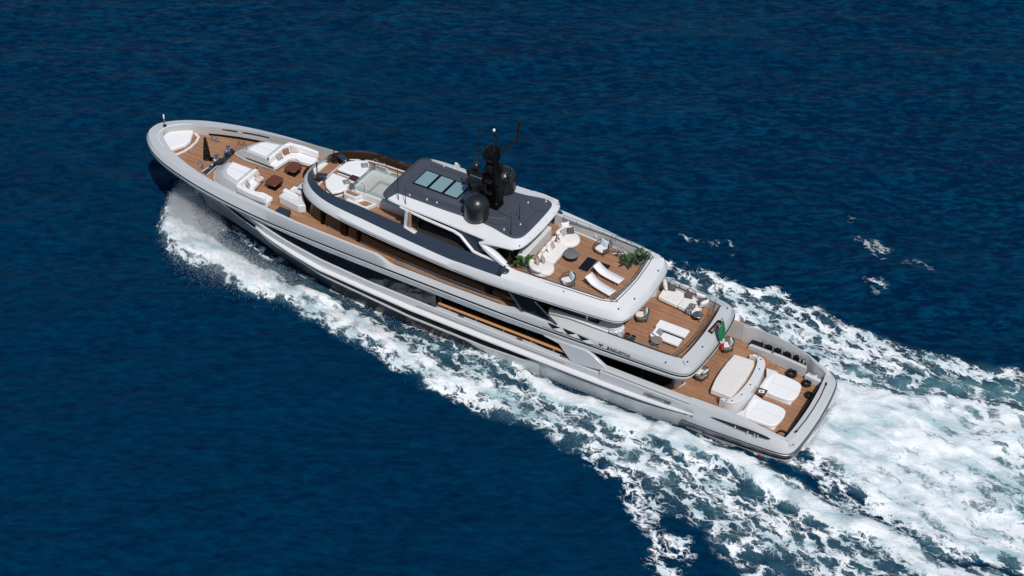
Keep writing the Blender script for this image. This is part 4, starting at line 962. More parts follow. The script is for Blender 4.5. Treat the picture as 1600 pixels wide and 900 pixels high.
plant('broad leaved plant in a pot beside the far stair opening at the aft rail', (14.45, -1.6, 7.46), 34, .55, 5)
plant('tall leaved plant in a pot at the aft glass of the sun deck', (13.98, -2.2, 7.46), 30, .75, 8)

# deck hatches and stairs of the terraces (fixed)
for x0, x1, y0, y1 in ((16.45, 17.12, -1.14, .22), (15.48, 16.2, -1.1, -.1)):
    b = MB(); b.box(((x0+x1)/2, (y0+y1)/2, 7.468), (x1-x0+.16, y1-y0+.16, .012)); o = b.build('hatch_frame', 'teaky', Y)
    b = MB(); b.box(((x0+x1)/2, (y0+y1)/2, 7.478), (x1-x0, y1-y0, .012)); b.build('hatch_glass', 'dglass', o)
b = MB(); b.prism([(14.1, -1.95), (16.0, -2.15), (16.0, -2.9), (13.9, -2.7)], 7.464, 7.474); o = b.build('stair_well', 'interior', Y)
for i in range(5):
    b = MB(); b.box((15.85-.36*i, -2.5, 7.48+.0*i), (.20, .72, .02)); b.build('stair_tread', 'teaky' if i < 2 else 'steel', o)
for y in (-2.05, -2.88):
    b = MB()
    for z in (.35, .65, .95): b.tube([(16.1, y, 7.46+z), (15.2, y+.02, 7.46+z), (14.3, y+.08, 7.2+z)], .02, 6)
    for x in (16.1, 15.3): b.tube([(x, y, 7.46), (x, y, 8.42)], .022, 6)
    build_each(b, 'stair_rail', 'chrome', Y)
b = MB(); b.tube([(16.0, -2.2, 7.5), (14.9, -2.6, 7.62)], .03, 6); b.build('stair_side', 'white', Y)
b = MB(); b.lathe([(.14, 0), (.15, .2), (.14, .5), (.05, .62)], (16.35, -2.75, 7.46), 12); b.build('steel_post', 'chrome', Y)
# two small dark chairs by the bar
def stool(label, loc):
    t = thing('bar_stool', label, 'stool', loc, 0, 'black stools by the bar counter')
    b = MB(); b.lathe([(.16, .40), (.18, .44), (.18, .50), (.14, .52)], (0, 0, 0), 16); b.build('seat', 'mattblack', t)
    b = MB()
    for k in range(4): b.tube([(.12*math.cos(k*PI/2), .12*math.sin(k*PI/2), .42), (.17*math.cos(k*PI/2), .17*math.sin(k*PI/2), 0)], .016, 5)
    build_each(b, 'leg', 'mattblack', t)
stool('black round stool next to the white bar counter, forward one', (12.42, 2.42, 5.3))
stool('black round stool next to the white bar counter, aft one', (12.02, 2.44, 5.3))

# cockpit: covered table, curved sofa, sun pads
t = thing('covered_table', 'large low table under a cream canvas cover on the aft deck', 'table', (0, 0, 2.95))
pl = [(6.93, -1.85), (5.62, -1.95), (5.46, -1.5), (5.38, 0), (5.46, 1.5), (5.54, 1.82), (6.85, 1.82), (7.0, .9), (7.04, 0), (7.02, -.9)]
b = MB(); b.prism([(6.25+(x-6.25)*1.03, y*1.02) for x, y in pl], .12, .52, pl); b.build('canvas_cover', 'sail', t, bevel=.06, seg=3)
b = MB(); b.tube([(x, y, .528) for x, y in [(6.25+(x-6.25)*.62, y*.78) for x, y in pl] + [(6.25+(pl[0][0]-6.25)*.62, pl[0][1]*.78)]], .012, 4); b.build('hem', 'sail', t)
b = MB()
for y in (-1.1, 1.1): b.box((6.25, y, .06), (.5, .5, .12))
build_each(b, 'pedestal', 'mattblack', t)
t = thing('cockpit_sofa', 'white curved sofa back with cup holders wrapped round the covered table', 'sofa', (0, 0, 2.95))
oc = chaikin([(6.05, -2.38), (5.45, -2.48), (4.95, -2.15), (4.74, -1.4), (4.64, 0), (4.74, 1.4), (4.95, 2.15), (5.45, 2.48), (6.05, 2.38)], 2)
ic = chaikin([(6.05, -2.22), (5.62, -2.25), (5.42, -2.0), (5.25, -1.2), (5.15, 0), (5.25, 1.2), (5.42, 2.0), (5.62, 2.25), (6.05, 2.22)], 2)
b = MB(); n = len(oc)
b.add([(x, y, -.5) for x, y in oc]+[(x-.02, y*1.0, .58) for x, y in oc]+[(x, y, .58) for x, y in ic]+[(x, y, .05) for x, y in ic], [(r*n+i, r*n+i+1, (r+1)*n+i+1, (r+1)*n+i) for r in range(3) for i in range(n-1)]+[(0, n, 2*n, 3*n), (n-1, 4*n-1, 3*n-1, 2*n-1)])
b.build('shell', 'white', t, bevel=.06, seg=3)
ic2 = [(x+.02, y*.985) for x, y in ic]; ic3 = [(x+.30, y*.93) for x, y in ic]
b = MB(); b.grid([[(x, y, .30) for x, y in ic2], [(x, y, .30) for x, y in ic3], [(x, y, .05) for x, y in ic3]]); b.build('seat', 'teaky', t)
b = MB()
for x, y in ((5.95, -2.32), (5.55, -2.34), (5.28, -2.18), (5.02, -1.3), (4.92, .3), (5.02, 1.4), (5.3, 2.2), (5.6, 2.35), (5.95, 2.3)): b.lathe([(.05, .582), (.05, .60), (.02, .605)], (x, y, 0), 8)
build_each(b, 'cup_holder', 'mattblack', t)
def aft_pad(s, label):
    t = thing('aft_sun_pad', label, 'sun pad', (0, 0, 2.42), 0, 'white sun pads on the lower aft deck')
    f = lambda p: [(x, s*y) for x, y in p]
    b = MB(); b.prism(f([(4.62, .12), (4.62, 1.75), (4.95, 2.45), (4.3, 2.5), (4.1, 2.42), (4.0, .30)]), 0, .36); b.build('base', 'white', t, bevel=.03)
    b = MB(); b.prism(f(rrect(2.42, 4.35, .36, 2.22, .06)), 0, .16); b.build('plinth', 'white', t, bevel=.02)
    b = MB(); b.prism(f(chaikin([(4.5, .40), (4.55, 1.2), (4.5, 2.0), (4.3, 2.36), (3.2, 2.32), (2.42, 2.18), (2.28, 1.4), (2.28, .9), (2.42, .42), (3.4, .34)], 2, True)), .15, .42); b.build('mattress', 'cushion', t, bevel=.08, seg=3)
    b = MB(); b.box((3.2, s*1.3, .423), (1.7, .018, .008)); b.box((4.08, s*1.3, .423), (.018, 1.2, .008)); build_each(b, 'seam', 'hullgrey', t)
aft_pad(-1, 'white sun pad on the lower aft deck on the far side')
aft_pad(1, 'white sun pad on the lower aft deck on the near side')
t = thing('tray_table', 'small square wooden table between the two aft sun pads', 'table', (4.30, -.18, 2.42))
b = MB(); b.prism(rrect(-.30, .30, -.30, .30, .06), .40, .46); b.build('tabletop', 'wood', t, bevel=.01)
b = MB(); b.box((0, 0, .2), (.3, .3, .4)); b.build('pedestal', 'wood', t)
t = tag(bpy.data.objects.new('magazine', None), 'white magazine with a blue picture on the small wooden table', 'magazine'); COL.objects.link(t)
t.matrix_world = T @ Matrix.Translation((4.30, -.18, 2.885)) @ Matrix.Rotation(.35, 4, 'Z')
MB().box((0, 0, .006), (.34, .26, .012)).build('page', 'paper', t)
b = MB(); b.lathe([(.085, .0125), (.01, .0145)], (.02, .01, 0), 10); b.build('picture', 'blueink', t)
# door pod, mooring gear, ropes
t = thing('door_pod', 'white rounded pod with a small copper plate beside the dark glass house end', 'pod', (0, 0, 2.95))
b = MB(); b.prism([(9.55, 2.42), (9.55, 1.6), (9.1, 1.25), (8.72, 1.35), (8.55, 1.75), (8.68, 2.2), (8.95, 2.45)], 0, .72); b.build('body', 'white', t, bevel=.08, seg=3)
b = MB(); b.box((8.64, 2.05, .42), (.05, .18, .12), rz=.4); b.build('plate', 'copper', t)
t = thing('mooring_station', 'row of polished mooring rollers in the far bulwark recess', 'mooring gear', (0, 0, 2.95))
b = MB(); b.prism([(6.6, -3.50), (6.6, -4.0), (4.6, -3.92), (2.9, -3.76), (2.75, -3.45), (4.5, -3.50)], .0, .28); b.build('tray', 'mattblack', t)
for x, y in ((5.75, -3.82), (5.1, -3.78), (4.5, -3.80), (3.8, -3.74), (3.25, -3.68), (2.98, -3.62)):
    b = MB(); b.lathe([(.10, 0), (.07, .06), (.07, .22), (.12, .27), (.12, .31), (.03, .34)], (x, y, .27), 12); b.build('roller', 'chrome', t)
b = MB()
for x in (5.4, 4.8, 4.15, 3.5): b.box((x, -3.76, .38), (.3, .22, .2))
build_each(b, 'winch_block', 'black', t, bevel=.04)
b = MB(); b.prism([(6.6, -3.30), (6.5, -3.56), (4.4, -3.56), (2.7, -3.42), (2.6, -3.2), (4.4, -3.34)], -.52, .30); b.build('recess_wall', 'hullgrey', t, bevel=.03)
b = MB(); b.lathe([(.09, 0), (.09, .02)], (5.0, -3.44, .31), 12); b.build('deck_plate', 'steel', t)
t = thing('stern_cleats', 'white pad with polished cleats in the far stern corner', 'cleat', (0, 0, 2.42))
b = MB(); b.prism([(2.6, -3.0), (2.45, -3.4), (1.6, -3.35), (1.35, -3.05), (1.35, -2.85)], 0, .45); b.build('pad', 'white', t, bevel=.03)
for x, y in ((2.15, -3.2), (1.62, -3.12)):
    b = MB(); b.tube([(x-.18, y, .58), (x+.18, y, .58)], .04, 8); b.lathe([(.05, 0), (.05, .14)], (x-.07, y, .45), 8); b.lathe([(.05, 0), (.05, .14)], (x+.07, y, .45), 8); b.build('cleat', 'chrome', t)
def rope(label, loc, r, seed, flat=False):
    rnd = random.Random(seed); pts = []
    for i in range(150):
        a = i*.42; rr = r*(.55+.4*rnd.random()) if not flat else r*(.85+.12*rnd.random())
        pts.append((rr*math.cos(a), rr*.86*math.sin(a), .04+(.22*(i/150) if not flat else .10*(i/150))+rnd.uniform(0, .03)))
    b = MB(); b.tube(pts, .034, 6)
    if not flat: b.tube([(-r*.1, -r*.5, .2), (-r*.2, -r*.2, .42), (r*.15, 0, .44), (r*.2, r*.3, .2)], .034, 6)
    tag(on_board(b.build('rope_coil', 'brope', None, smooth=60), loc), label, 'rope', 'black mooring ropes on the aft deck')
rope('thick heap of black rope near the far side recess', (3.45, -2.98, 2.42), .38, 1)
rope('flat coil of black rope next to the far stern cleats', (2.30, -2.62, 2.42), .32, 2)
rope('coil of black rope half under the stern wall', (1.72, -1.70, 2.42), .30, 3)
rope('open ring of black rope in the near stern corner', (1.86, 2.28, 2.42), .34, 4, True)
# ensign
t = thing('ensign', 'green white and red flag hanging limp from a staff on the aft coaming', 'flag', (8.0, -.62, 5.9))
b = MB(); b.tube([(.05, .1, 0), (-.46, .12, 1.25)], .025, 6); b.build('staff', 'mattblack', t)
def cloth(m, u0, u1, name):
    P = []
    for i in range(15):
        u = u0+(u1-u0)*i/14; w = .05+.50*math.sin(PI*min(1, u/.86)*.92)**1.2 if u < .8 else .05+.50*math.sin(PI*(.8/.86)*.92)**1.2
        row = []
        for j in range(17):
            v = -1+j/8
            row.append((-.52-.16*u+.10*math.sin(v*7+u*4)*min(1, u*3), .13+.06*u+w*v*.85, 1.18-2.25*u+.10*v*(1-u)))
        P.append(row)
    return MB().grid(P).build(name, m, t, smooth=80)
cloth('green', 0, .70, 'green_band'); cloth('flagw', .70, .80, 'white_band'); cloth('red', .80, 1.0, 'red_band')
# ------------------------------------------------------------------ sea: one sheet to the horizon, waves and wake modelled in it
def lattice(x, y, seed):
    xi = np.floor(x).astype(np.int64); yi = np.floor(y).astype(np.int64); fx = x-xi; fy = y-yi
    def h(a, b):
        n = (a*374761393 + b*668265263 + seed*1442695041) & 0xffffffff
        n = ((n ^ (n >> 13))*1274126177) & 0xffffffff
        return ((n ^ (n >> 16)) & 0xffff)/65535.0
    u = fx*fx*(3-2*fx); v = fy*fy*(3-2*fy)
    return (h(xi, yi)*(1-u)+h(xi+1, yi)*u)*(1-v)+(h(xi, yi+1)*(1-u)+h(xi+1, yi+1)*u)*v
def fbm(x, y, seed, o=4):
    r = 0; a = .5
    for k in range(o): r = r+a*lattice(x*2**k+17*k, y*2**k-9*k, seed+k); a *= .5
    return r/(1-.5**o)
def axis(lo, hi, st, far):
    c = list(np.arange(lo, hi+1e-6, st)); d = st; a = c[0]; L = []
    while a > -far: d *= 1.35; a -= d; L.append(a)
    d = st; a = c[-1]; Rr = []
    while a < far: d *= 1.35; a += d; Rr.append(a)
    return np.array(L[::-1]+c+Rr)
gx = axis(-26, 92, .26, 6000); gy = axis(-72, 42, .26, 6000)
X, Yg = np.meshgrid(gx, gy, indexing='ij'); X = X.ravel(); Yg = Yg.ravel()
near = np.clip(1-np.maximum(np.maximum(X-92, -26-X), np.maximum(Yg-42, -72-Yg))/6, 0, 1)
Z = np.zeros_like(X)
rs = np.random.RandomState(4)
wd = math.radians(-62)
for k in range(54):
    lam = .75*(1.052**k)*1.0 if k < 42 else rs.uniform(6, 15)
    th = wd+rs.normal(0, .55); A_ = lam*(.0040 if lam < 3 else .0024)*rs.uniform(.6, 1.3)
    kx, ky = math.cos(th)*2*PI/lam, math.sin(th)*2*PI/lam
    ph = kx*X+ky*Yg+rs.uniform(0, 2*PI)
    Z += A_*(np.sin(ph)+.25*np.sin(2*ph+.6))*(near if lam < 8 else 1)
gust = .55+.9*fbm(X/18, Yg/11, 77, 3)
Z *= gust
# wake strokes: (x, y, half width, strength)
def stroke(pts):
    pts = np.array(pts, float); best = np.zeros_like(X); sel = np.where((X > -40) & (X < 60) & (np.abs(Yg) < 35))[0]
    x, y = X[sel], Yg[sel]; b = np.zeros(len(sel))
    for a, c in zip(pts[:-1], pts[1:]):
        d = c[:2]-a[:2]; L2 = d@d
        t = np.clip(((x-a[0])*d[0]+(y-a[1])*d[1])/L2, 0, 1)
        dist = np.hypot(x-a[0]-t*d[0], y-a[1]-t*d[1]); w = a[2]+t*(c[2]-a[2]); s_ = a[3]+t*(c[3]-a[3])
        q = np.clip(1-(dist/w)**2, -3, 1)
        b = np.maximum(b, s_*np.maximum(q, 0)**.9)
    best[sel] = b; return best
wx = 2.0*(fbm(X/3.2, Yg/3.2, 5, 6)-.5)*2; wy = 2.0*(fbm(X/3.2, Yg/3.2, 9, 6)-.5)*2
X0, Y0 = X, Yg
def warped(pts, k=1.0):
    global X, Yg
    X, Yg = X0+wx*k, Y0+wy*k; r = stroke(pts); X, Yg = X0, Y0; return r
bow_p = [(49.4, .5, .6, 1.0), (48, 1.7, 1.3, 1.25), (46, 3.4, 1.7, 1.3), (43.5, 4.4, 1.9, 1.3), (41, 4.9, 1.8, 1.2), (38, 5.0, 1.5, 1.08), (35, 4.95, 1.35, 1.0), (32, 5.2, 1.3, .96), (29, 5.9, 1.45, .94),
         (26, 6.5, 1.5, .90), (23, 6.9, 1.6, .80), (19, 7.2, 1.8, .74), (15, 7.0, 1.9, .70), (11, 7.3, 2.1, .66), (7, 7.9, 2.5, .62), (2, 9.0, 2.9, .60), (-4, 10.2, 3.3, .58), (-12, 12, 4.0, .54), (-30, 16, 6, .5)]
F1 = warped(bow_p, .8)
F1s = warped([(x, -y*1.06-.2, w*.9, s_) for x, y, w, s_ in bow_p if x > 20], .8)
F2 = warped([(31, 4.6, .8, .3), (26, 4.9, 1.2, .42), (20, 5.2, 1.6, .48), (14, 5.6, 1.8, .5)], .6)
F3 = warped([(21.5, 4.3, .3, .5), (18, 4.5, .6, 1.05), (15, 4.9, .85, 1.3), (11, 5.3, .95, 1.35), (7, 5.6, .95, 1.25), (3, 5.9, 1.0, 1.15), (-2, 6.4, 1.15, 1.08), (-7, 7.1, 1.3, .98), (-13, 8, 1.6, .88), (-28, 10, 2.6, .7)], .55)
lo = ip(X, (-30, 8.5), (-13, 5.6), (-8.3, 6.0), (-4.6, 4.3), (-1.8, 3.1), (.4, 2.4)); hi = ip(X, (-30, -11), (-10, -7.6), (-6, -6.9), (-2.5, -5.9), (1.0, -4.9))
inn = np.minimum(lo-(Yg+wy*.5), (Yg+wy*.5)-hi)
F4 = np.where(X < 1.2, np.clip(inn/1.0+.25, 0, 1)**.7, 0)*ip(X, (-40, .5), (-14, .76), (-6, .90), (-3, 1.02), (0, 1.2), (1.2, 1.2))
F5 = warped([(24, -5.0, 1.2, .5), (18, -6.6, 2.3, .62), (13, -7.4, 3.2, .66), (8, -7.8, 3.4, .66), (3, -7.8, 3.0, .66), (-1, -8.3, 1.9, .6), (-5, -9.0, 1.5, .58), (-10, -10, 1.7, .56), (-28, -13, 3, .5)], .9)
F5b = warped([(17, -10.2, .7, .62), (13, -10.3, .75, .72), (10, -10.5, .7, .72), (7, -10.6, .7, .72), (4, -10.2, .7, .70), (1.2, -9.7, .8, .7), (-1.2, -9.2, .8, .72), (-3.5, -9.0, .8, .70), (-6.5, -9.6, .8, .66), (-10, -10.3, .9, .62), (-28, -14, 1.5, .5)], .9)
F6 = sum(warped(p, 1.0) for p in ([(5.4, -19.6, .5, .32), (3.0, -18.9, .6, .36)], [(1.2, -18.5, .4, .28), (-.8, -18.1, .4, .30)], [(4.2, -15.9, .5, .30), (2.0, -15.1, .6, .35)], [(15.0, -12.8, .5, .33), (12.4, -13.3, .6, .35)], [(8, -21, .3, .28), (7, -21, .3, .28)]))
F7 = warped([(11.2, 9.6, .35, .46), (7.8, 10.3, .7, .58), (5, 12, .9, .56), (2.4, 14.4, 1.1, .56), (-1, 18, 1.5, .5)], 1.1)
F6 = F6*.66
F10 = warped([(44, 1.3, .5, .5), (40, 2.2, .4, .42), (36, 3.0, .4, .40), (30, 3.9, .45, .42), (24, 4.25, .5, .50), (18, 4.4, .5, .6)], .5)
foam = np.maximum.reduce([F10, F1, F1s*.9, F2, F3, F4, F5, F5b, F6, F7])
# dark troughs that cut the white water beside the stern
tr = warped([(10, 4.2, .2, .35), (6, 4.3, .45, .6), (2, 4.1, .65, .8), (-.6, 3.9, .7, .85), (-2.8, 4.4, .6, .7), (-4.6, 5.2, .45, .35), (-6.0, 5.9, .3, .02)], .75)
tr2 = warped([(-2, -7.5, .3, .3), (-5, -8.2, .6, .55), (-9, -9.0, .8, .55), (-16, -10.4, .9, .4)], 1.2)
tr3 = warped([(44, 2.5, .5, .0), (40, 3.15, .7, .8), (34, 3.9, .55, .8), (28, 4.3, .3, .5)], .2)
tr = np.maximum.reduce([tr, tr2, tr3])
F8 = warped([(1.5, -5.6, .9, .5), (-2, -6.8, 1.0, .55), (-6, -7.8, 1.1, .5), (-10, -8.6, 1.1, .5)], .8)
foam = np.maximum(foam, F8*.9)
F9 = warped([(7, 4.4, .5, .3), (3, 4.3, .7, .46), (0, 3.9, .9, .50), (-3, 4.5, .9, .52), (-6, 5.6, .9, .6)], 1.0)
foam = np.maximum(np.clip(foam-tr*.62, 0, 1.5), F9)
aer = np.clip(np.maximum.reduce([F1*.62, F2*.6, F3*1.0, F4*1.05, F5*.55, F1s*.4, F8*1.7, np.clip(tr-.0, 0, 1)*.30]), 0, 1.2)
ch = fbm(X/.9, Yg/.9, 31, 4)-.5; ch2 = fbm(X/2.4, Yg/2.4, 41, 3)-.5
w_ = np.clip(foam, 0, 1)
Z += near*(w_*(.34*ch+.45*ch2))+np.where((X < 9) & (X > .5) & (Yg > 3.9) & (Yg < 6.5), .25, 0)*near
Z += ip(X, (-30, 0), (34, .10), (40, .55), (44, .95), (47.5, .85), (49.6, 0), (60, 0))*(np.clip(F1, 0, 1)+np.clip(F1s, 0, 1))
Z += .22*np.clip(F1, 0, 1)*(X < 36) + .42*np.clip(F3, 0, 1) + .15*np.clip(F5b, 0, 1) + .30*np.clip(F4, 0, 1)*ip(X, (-30, .4), (-3, 1), (1, .6)) - .14*tr
# hull trough: keep the water outside the hull
hy = np.interp(np.clip(X, .3, 51.3), H[0][::-1, 0], H[0][::-1, 1])
inside = (X > .2) & (X < 51.4) & (np.abs(Yg) < hy*.96)
Z = np.where(inside, np.minimum(Z, -.15), Z)
nx, ny = len(gx), len(gy)
me = bpy.data.meshes.new('sea'); nv = nx*ny
co = np.stack([X, Yg, Z+SEA_Z], 1).astype(np.float32)
I, J = np.meshgrid(np.arange(nx-1), np.arange(ny-1), indexing='ij'); q = (I*ny+J).ravel()
fc = np.stack([q, q+ny, q+ny+1, q+1], 1).astype(np.int32)
me.vertices.add(nv); me.vertices.foreach_set('co', co.ravel())
me.loops.add(fc.size); me.loops.foreach_set('vertex_index', fc.ravel())
me.polygons.add(len(fc)); me.polygons.foreach_set('loop_start', np.arange(0, fc.size, 4, dtype=np.int32))
me.polygons.foreach_set('loop_total', np.full(len(fc), 4, np.int32))
me.update(calc_edges=True); me.shade_smooth()
for nm, arr in (('foam', foam), ('aeration', aer), ('gust', np.clip((.35+.9*fbm(X/16, Yg/10, 91, 4))*ip(Yg, (-60, 1.15), (-15, 1.0), (4, .72), (14, .45), (40, .40)), 0, 1.4))):  # last field also weakens the painted crest light towards the near side
    at = me.attributes.new(nm, 'FLOAT', 'POINT'); at.data.foreach_set('value', arr.astype(np.float32))
sea = bpy.data.objects.new('sea', me); COL.objects.link(sea); sea['kind'] = 'structure'
# water and foam material
m, n, l, p = new_mat('sea water with foam')
def N(t, **k):
    o = n.new(t)
    for a, v in k.items(): setattr(o, a, v)
    return o
def Mth(op, a, b=None, c=None, clamp=False):
    k = N('ShaderNodeMath', operation=op); k.use_clamp = clamp
    for i, v in enumerate((a, b, c)):
        if v is None: continue
        if isinstance(v, (int, float)): k.inputs[i].default_value = v
        else: l.new(v, k.inputs[i])
    return k.outputs[0]
def Att(nm):
    a = N('ShaderNodeAttribute'); a.attribute_name = nm; return a.outputs['Fac']
tc = N('ShaderNodeTexCoord'); P_ = tc.outputs['Object']
def noise(sc, det=6, ro=.55, vec=None, stretch=None, rot=0, dist=0.0):
    v = vec or P_
    if stretch:
        mp = N('ShaderNodeMapping'); mp.inputs['Scale'].default_value = stretch; mp.inputs['Rotation'].default_value = (0, 0, rot)
        l.new(v, mp.inputs[0]); v = mp.outputs[0]
    t = N('ShaderNodeTexNoise'); t.inputs['Scale'].default_value = sc; t.inputs['Detail'].default_value = det; t.inputs['Roughness'].default_value = ro
    t.inputs['Distortion'].default_value = dist
    l.new(v, t.inputs['Vector']); return t
fo, ae, gu = Att('foam'), Att('aeration'), Att('gust')
wnz = noise(.9, 4); vm = N('ShaderNodeVectorMath', operation='MULTIPLY_ADD'); l.new(wnz.outputs['Color'], vm.inputs[0]); vm.inputs[1].default_value = (1.3, 1.3, 0); l.new(P_, vm.inputs[2])
wn2 = noise(3.2, 3); vm2 = N('ShaderNodeVectorMath', operation='MULTIPLY_ADD'); l.new(wn2.outputs['Color'], vm2.inputs[0]); vm2.inputs[1].default_value = (.35, .35, 0); l.new(vm.outputs[0], vm2.inputs[2])
mp = N('ShaderNodeMapping', vector_type='TEXTURE'); mp.inputs['Scale'].default_value = (1.75, .88, 1); mp.inputs['Rotation'].default_value = (0, 0, math.radians(-14)); l.new(vm2.outputs[0], mp.inputs[0])
def lace(sc):
    v = N('ShaderNodeTexVoronoi', feature='DISTANCE_TO_EDGE'); v.inputs['Scale'].default_value = sc; v.inputs['Randomness'].default_value = 1.0
    l.new(mp.outputs[0], v.inputs['Vector'])
    return Mth('SUBTRACT', 1.0, Mth('MULTIPLY', v.outputs['Distance'], 3.4), clamp=True)
def ridge(sc, det, vec):
    t = N('ShaderNodeTexNoise', noise_type='RIDGED_MULTIFRACTAL'); t.inputs['Scale'].default_value = sc; t.inputs['Detail'].default_value = det
    t.inputs['Roughness'].default_value = .62; t.inputs['Lacunarity'].default_value = 2.15; t.inputs['Offset'].default_value = .9; t.inputs['Gain'].default_value = 1.6
    if 'Normalize' in t.inputs: pass
    t.normalize = True; l.new(vec, t.inputs['Vector']); return t.outputs[0]
def flow(sc, det, ro, st, ang, dist=0.0):
    q = N('ShaderNodeMapping', vector_type='TEXTURE'); q.inputs['Rotation'].default_value = (0, 0, ang); q.inputs['Scale'].default_value = (st, 1, 1)
    l.new(P_, q.inputs[0]); return noise(sc, det, ro, vec=q.outputs[0], dist=dist).outputs[0]
FA = math.radians(-12)
la = Mth('MAXIMUM', Mth('POWER', lace(1.15), 3.0), Mth('MULTIPLY', Mth('POWER', lace(2.9), 2.5), .8))
rd = ridge(1.0, 8, mp.outputs[0])
fine = noise(4.2, 9, .70, vec=vm.outputs[0]).outputs[0]
med = noise(1.05, 6, .62, vec=vm.outputs[0]).outputs[0]
big = flow(.42, 5, .6, 2.0, FA, .5)
strk = flow(2.2, 7, .68, 3.2, FA, .8)
dense = N('ShaderNodeMapRange', interpolation_type='SMOOTHSTEP'); dense.inputs['From Min'].default_value = .62; dense.inputs['From Max'].default_value = 1.02; l.new(fo, dense.inputs['Value'])
dn = dense.outputs[0]
def centred(v, k, c=.5): return Mth('MULTIPLY_ADD', v, k, -c*k)
thin = Mth('ADD', Mth('ADD', centred(la, .75, .34), centred(rd, .75, .74)), Mth('ADD', centred(fine, 1.1), centred(big, 1.2)))
thick = Mth('ADD', Mth('ADD', centred(strk, 1.3), centred(fine, .9)), Mth('ADD', centred(big, 1.0), centred(rd, .35, .74)))
pat = Mth('ADD', Mth('MULTIPLY', thin, Mth('SUBTRACT', 1.0, dn)), Mth('MULTIPLY', thick, dn))
lvl = Mth('ADD', Mth('MULTIPLY', fo, 1.0), Mth('ADD', pat, Mth('MULTIPLY_ADD', dn, .15, -.46)))
mask = N('ShaderNodeMapRange'); mask.interpolation_type = 'SMOOTHSTEP'; mask.inputs['From Min'].default_value = .02; mask.inputs['From Max'].default_value = .62
l.new(lvl, mask.inputs['Value'])
gate = N('ShaderNodeMapRange'); gate.inputs['From Min'].default_value = .02; gate.inputs['From Max'].default_value = .26; l.new(fo, gate.inputs['Value'])
fm = Mth('MULTIPLY', mask.outputs[0], gate.outputs[0])
# colours
def MixC(f, a, b):
    k = N('ShaderNodeMix', data_type='RGBA')
    for i, v in ((0, f), (6, a), (7, b)):
        if isinstance(v, tuple): k.inputs[i].default_value = v+(1,)
        elif isinstance(v, (int, float)): k.inputs[i].default_value = v
        else: l.new(v, k.inputs[i])
    return k.outputs[2]
patch = noise(.03, 3, .5).outputs[0]
r1 = flow(2.0, 6, .60, 2.4, math.radians(27), .25)
r2 = flow(.42, 5, .58, 2.2, math.radians(38), .3)
r3 = flow(4.2, 4, .55, 2.6, math.radians(31), .2)
crest_light = Mth('MULTIPLY', Mth('ADD', Mth('ADD', centred(r1, 2.9, .53), centred(r3, 1.8, .5)), centred(r2, .9, .50)), Mth('MULTIPLY', gu, .95))  # light glowing through ripple crests is painted into the water colour
crest_light = Mth('ADD', crest_light, .27, clamp=True)
deep = MixC(crest_light, (.0001, .0128, .042), MixC(patch, (.0002, .0500, .108), (.0002, .0570, .110)))
ab = Mth('MULTIPLY', ae, Mth('MULTIPLY_ADD', med, 2.2, -.40, clamp=True), clamp=True)
water = MixC(Mth('MULTIPLY', ab, .95), deep, (.13, .27, .30))
cloud = noise(.62, 6, .62, stretch=(.55, 1.2, 1), rot=math.radians(12), dist=.6).outputs[0]
foamc = MixC(Mth('MULTIPLY_ADD', cloud, 4.4, -1.50, clamp=True), (.36, .51, .55), (.85, .87, .88))
l.new(MixC(fm, water, foamc), p.inputs['Base Color'])
l.new(Mth('MULTIPLY_ADD', fm, .70, .06), p.inputs['Roughness'])
p.inputs['IOR'].default_value = 1.33
p.inputs['Specular IOR Level'].default_value = .03
# ripples
hgt = Mth('ADD', Mth('ADD', Mth('MULTIPLY', r1, .24), Mth('MULTIPLY', r3, .08)), Mth('MULTIPLY', r2, .40))
hgt = Mth('ADD', Mth('MULTIPLY', hgt, Mth('MULTIPLY_ADD', fm, -.6, 1.0)), Mth('MULTIPLY', Mth('MULTIPLY', fine, fo), .15))
hgt = Mth('ADD', hgt, Mth('MULTIPLY', fm, .10))
bp = N('ShaderNodeBump'); bp.inputs['Strength'].default_value = .85; bp.inputs['Distance'].default_value = .55
l.new(hgt, bp.inputs['Height']); l.new(bp.outputs[0], p.inputs['Normal'])
me.materials.append(m)

# spray thrown up by the bow and torn off the wave crests: many small drops, one mass
def spray(name, n_, gen, seed):
    rnd = np.random.RandomState(seed); c, r = gen(rnd, n_)
    base = np.array([(1, 1, 1), (1, -1, -1), (-1, 1, -1), (-1, -1, 1)], float)*.62
    rot = rnd.normal(size=(n_, 4, 3))*.28
    v = (c[:, None, :]+(base[None]+rot)*r[:, None, None]).reshape(-1, 3)
    f = np.array([(0, 1, 2), (0, 3, 1), (0, 2, 3), (1, 3, 2)]); F_ = (f[None]+4*np.arange(n_)[:, None, None]).reshape(-1, 3)
    me = bpy.data.meshes.new(name); F_ = F_.astype(np.int32)
    me.vertices.add(len(v)); me.vertices.foreach_set('co', v.astype(np.float32).ravel()); me.loops.add(F_.size); me.loops.foreach_set('vertex_index', F_.ravel())
    me.polygons.add(len(F_)); me.polygons.foreach_set('loop_start', np.arange(0, F_.size, 3, dtype=np.int32)); me.polygons.foreach_set('loop_total', np.full(len(F_), 3, np.int32)); me.update(calc_edges=True)
    me.materials.append(SPR); me.shade_smooth(); o = bpy.data.objects.new(name, me); COL.objects.link(o); o['kind'] = 'stuff'; return o
SPR, n, l, p = new_mat('white sea spray')
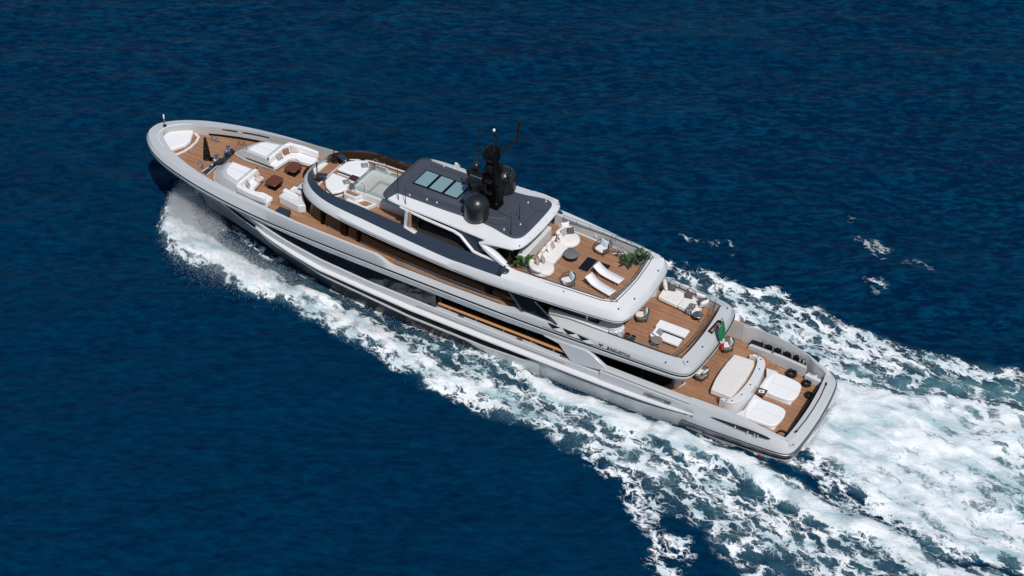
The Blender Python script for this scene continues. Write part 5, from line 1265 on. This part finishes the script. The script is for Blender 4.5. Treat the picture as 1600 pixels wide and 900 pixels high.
p.inputs['Base Color'].default_value = (.88, .90, .92, 1); p.inputs['Roughness'].default_value = .8
tl = n.new('ShaderNodeBsdfTranslucent'); tl.inputs[0].default_value = (.88, .90, .92, 1); mx = n.new('ShaderNodeMixShader'); mx.inputs[0].default_value = .55
l.new(p.outputs[0], mx.inputs[1]); l.new(tl.outputs[0], mx.inputs[2]); l.new(mx.outputs[0], n['Material Output'].inputs[0])
bp_ = np.array(bow_p)
def gen_bow(rnd, n_):
    x = 49.3-rnd.beta(1.15, 2.3, n_)*16
    y0 = np.interp(x, bp_[::-1, 0], bp_[::-1, 1]); w = np.interp(x, bp_[::-1, 0], bp_[::-1, 2])
    hmax = ip(x, (33, .35), (37, .7), (41, 1.3), (45, 2.1), (48, 2.0), (49.4, .9))
    u = rnd.normal(0, .55, n_); y = y0+u*w+.25
    z = SEA_Z+.25+hmax*rnd.beta(1.1, 2.4, n_)*np.exp(-u*u*.7)
    r = .007+.016*rnd.rand(n_)**3
    k = n_//5                                                   # sheet peeling off the stem close to the hull
    x[:k] = rnd.uniform(43.5, 48.6, k); t_ = rnd.rand(k)
    y[:k] = ip(x[:k], (43, 2.4), (46, 1.0), (48.6, .25))+t_*ip(x[:k], (43, 1.4), (46, 2.0), (48.6, 1.0))
    z[:k] = SEA_Z+.2+rnd.beta(1.6, 1.7, k)*ip(x[:k], (43, 1.0), (46, 1.9), (48.6, 2.2))
    return np.stack([x+rnd.normal(0, .15, n_), y, z], 1), r
spray('bow_spray', 110000, gen_bow, 11)
def gen_side(rnd, n_):
    x = rnd.uniform(-12, 33, n_); s_ = rnd.rand(n_)
    y = np.where(s_ < .55, np.interp(x, bp_[::-1, 0], bp_[::-1, 1])+rnd.normal(.5, .7, n_), ip(x, (-13, 8), (-2, 6.4), (7, 5.6), (15, 4.9), (21, 4.5))+rnd.normal(0, .5, n_))
    z = SEA_Z+.15+.55*rnd.beta(1, 3, n_); r = .007+.018*rnd.rand(n_)**3
    return np.stack([x, y, z], 1), r
spray('wake_spray', 16000, gen_side, 12)
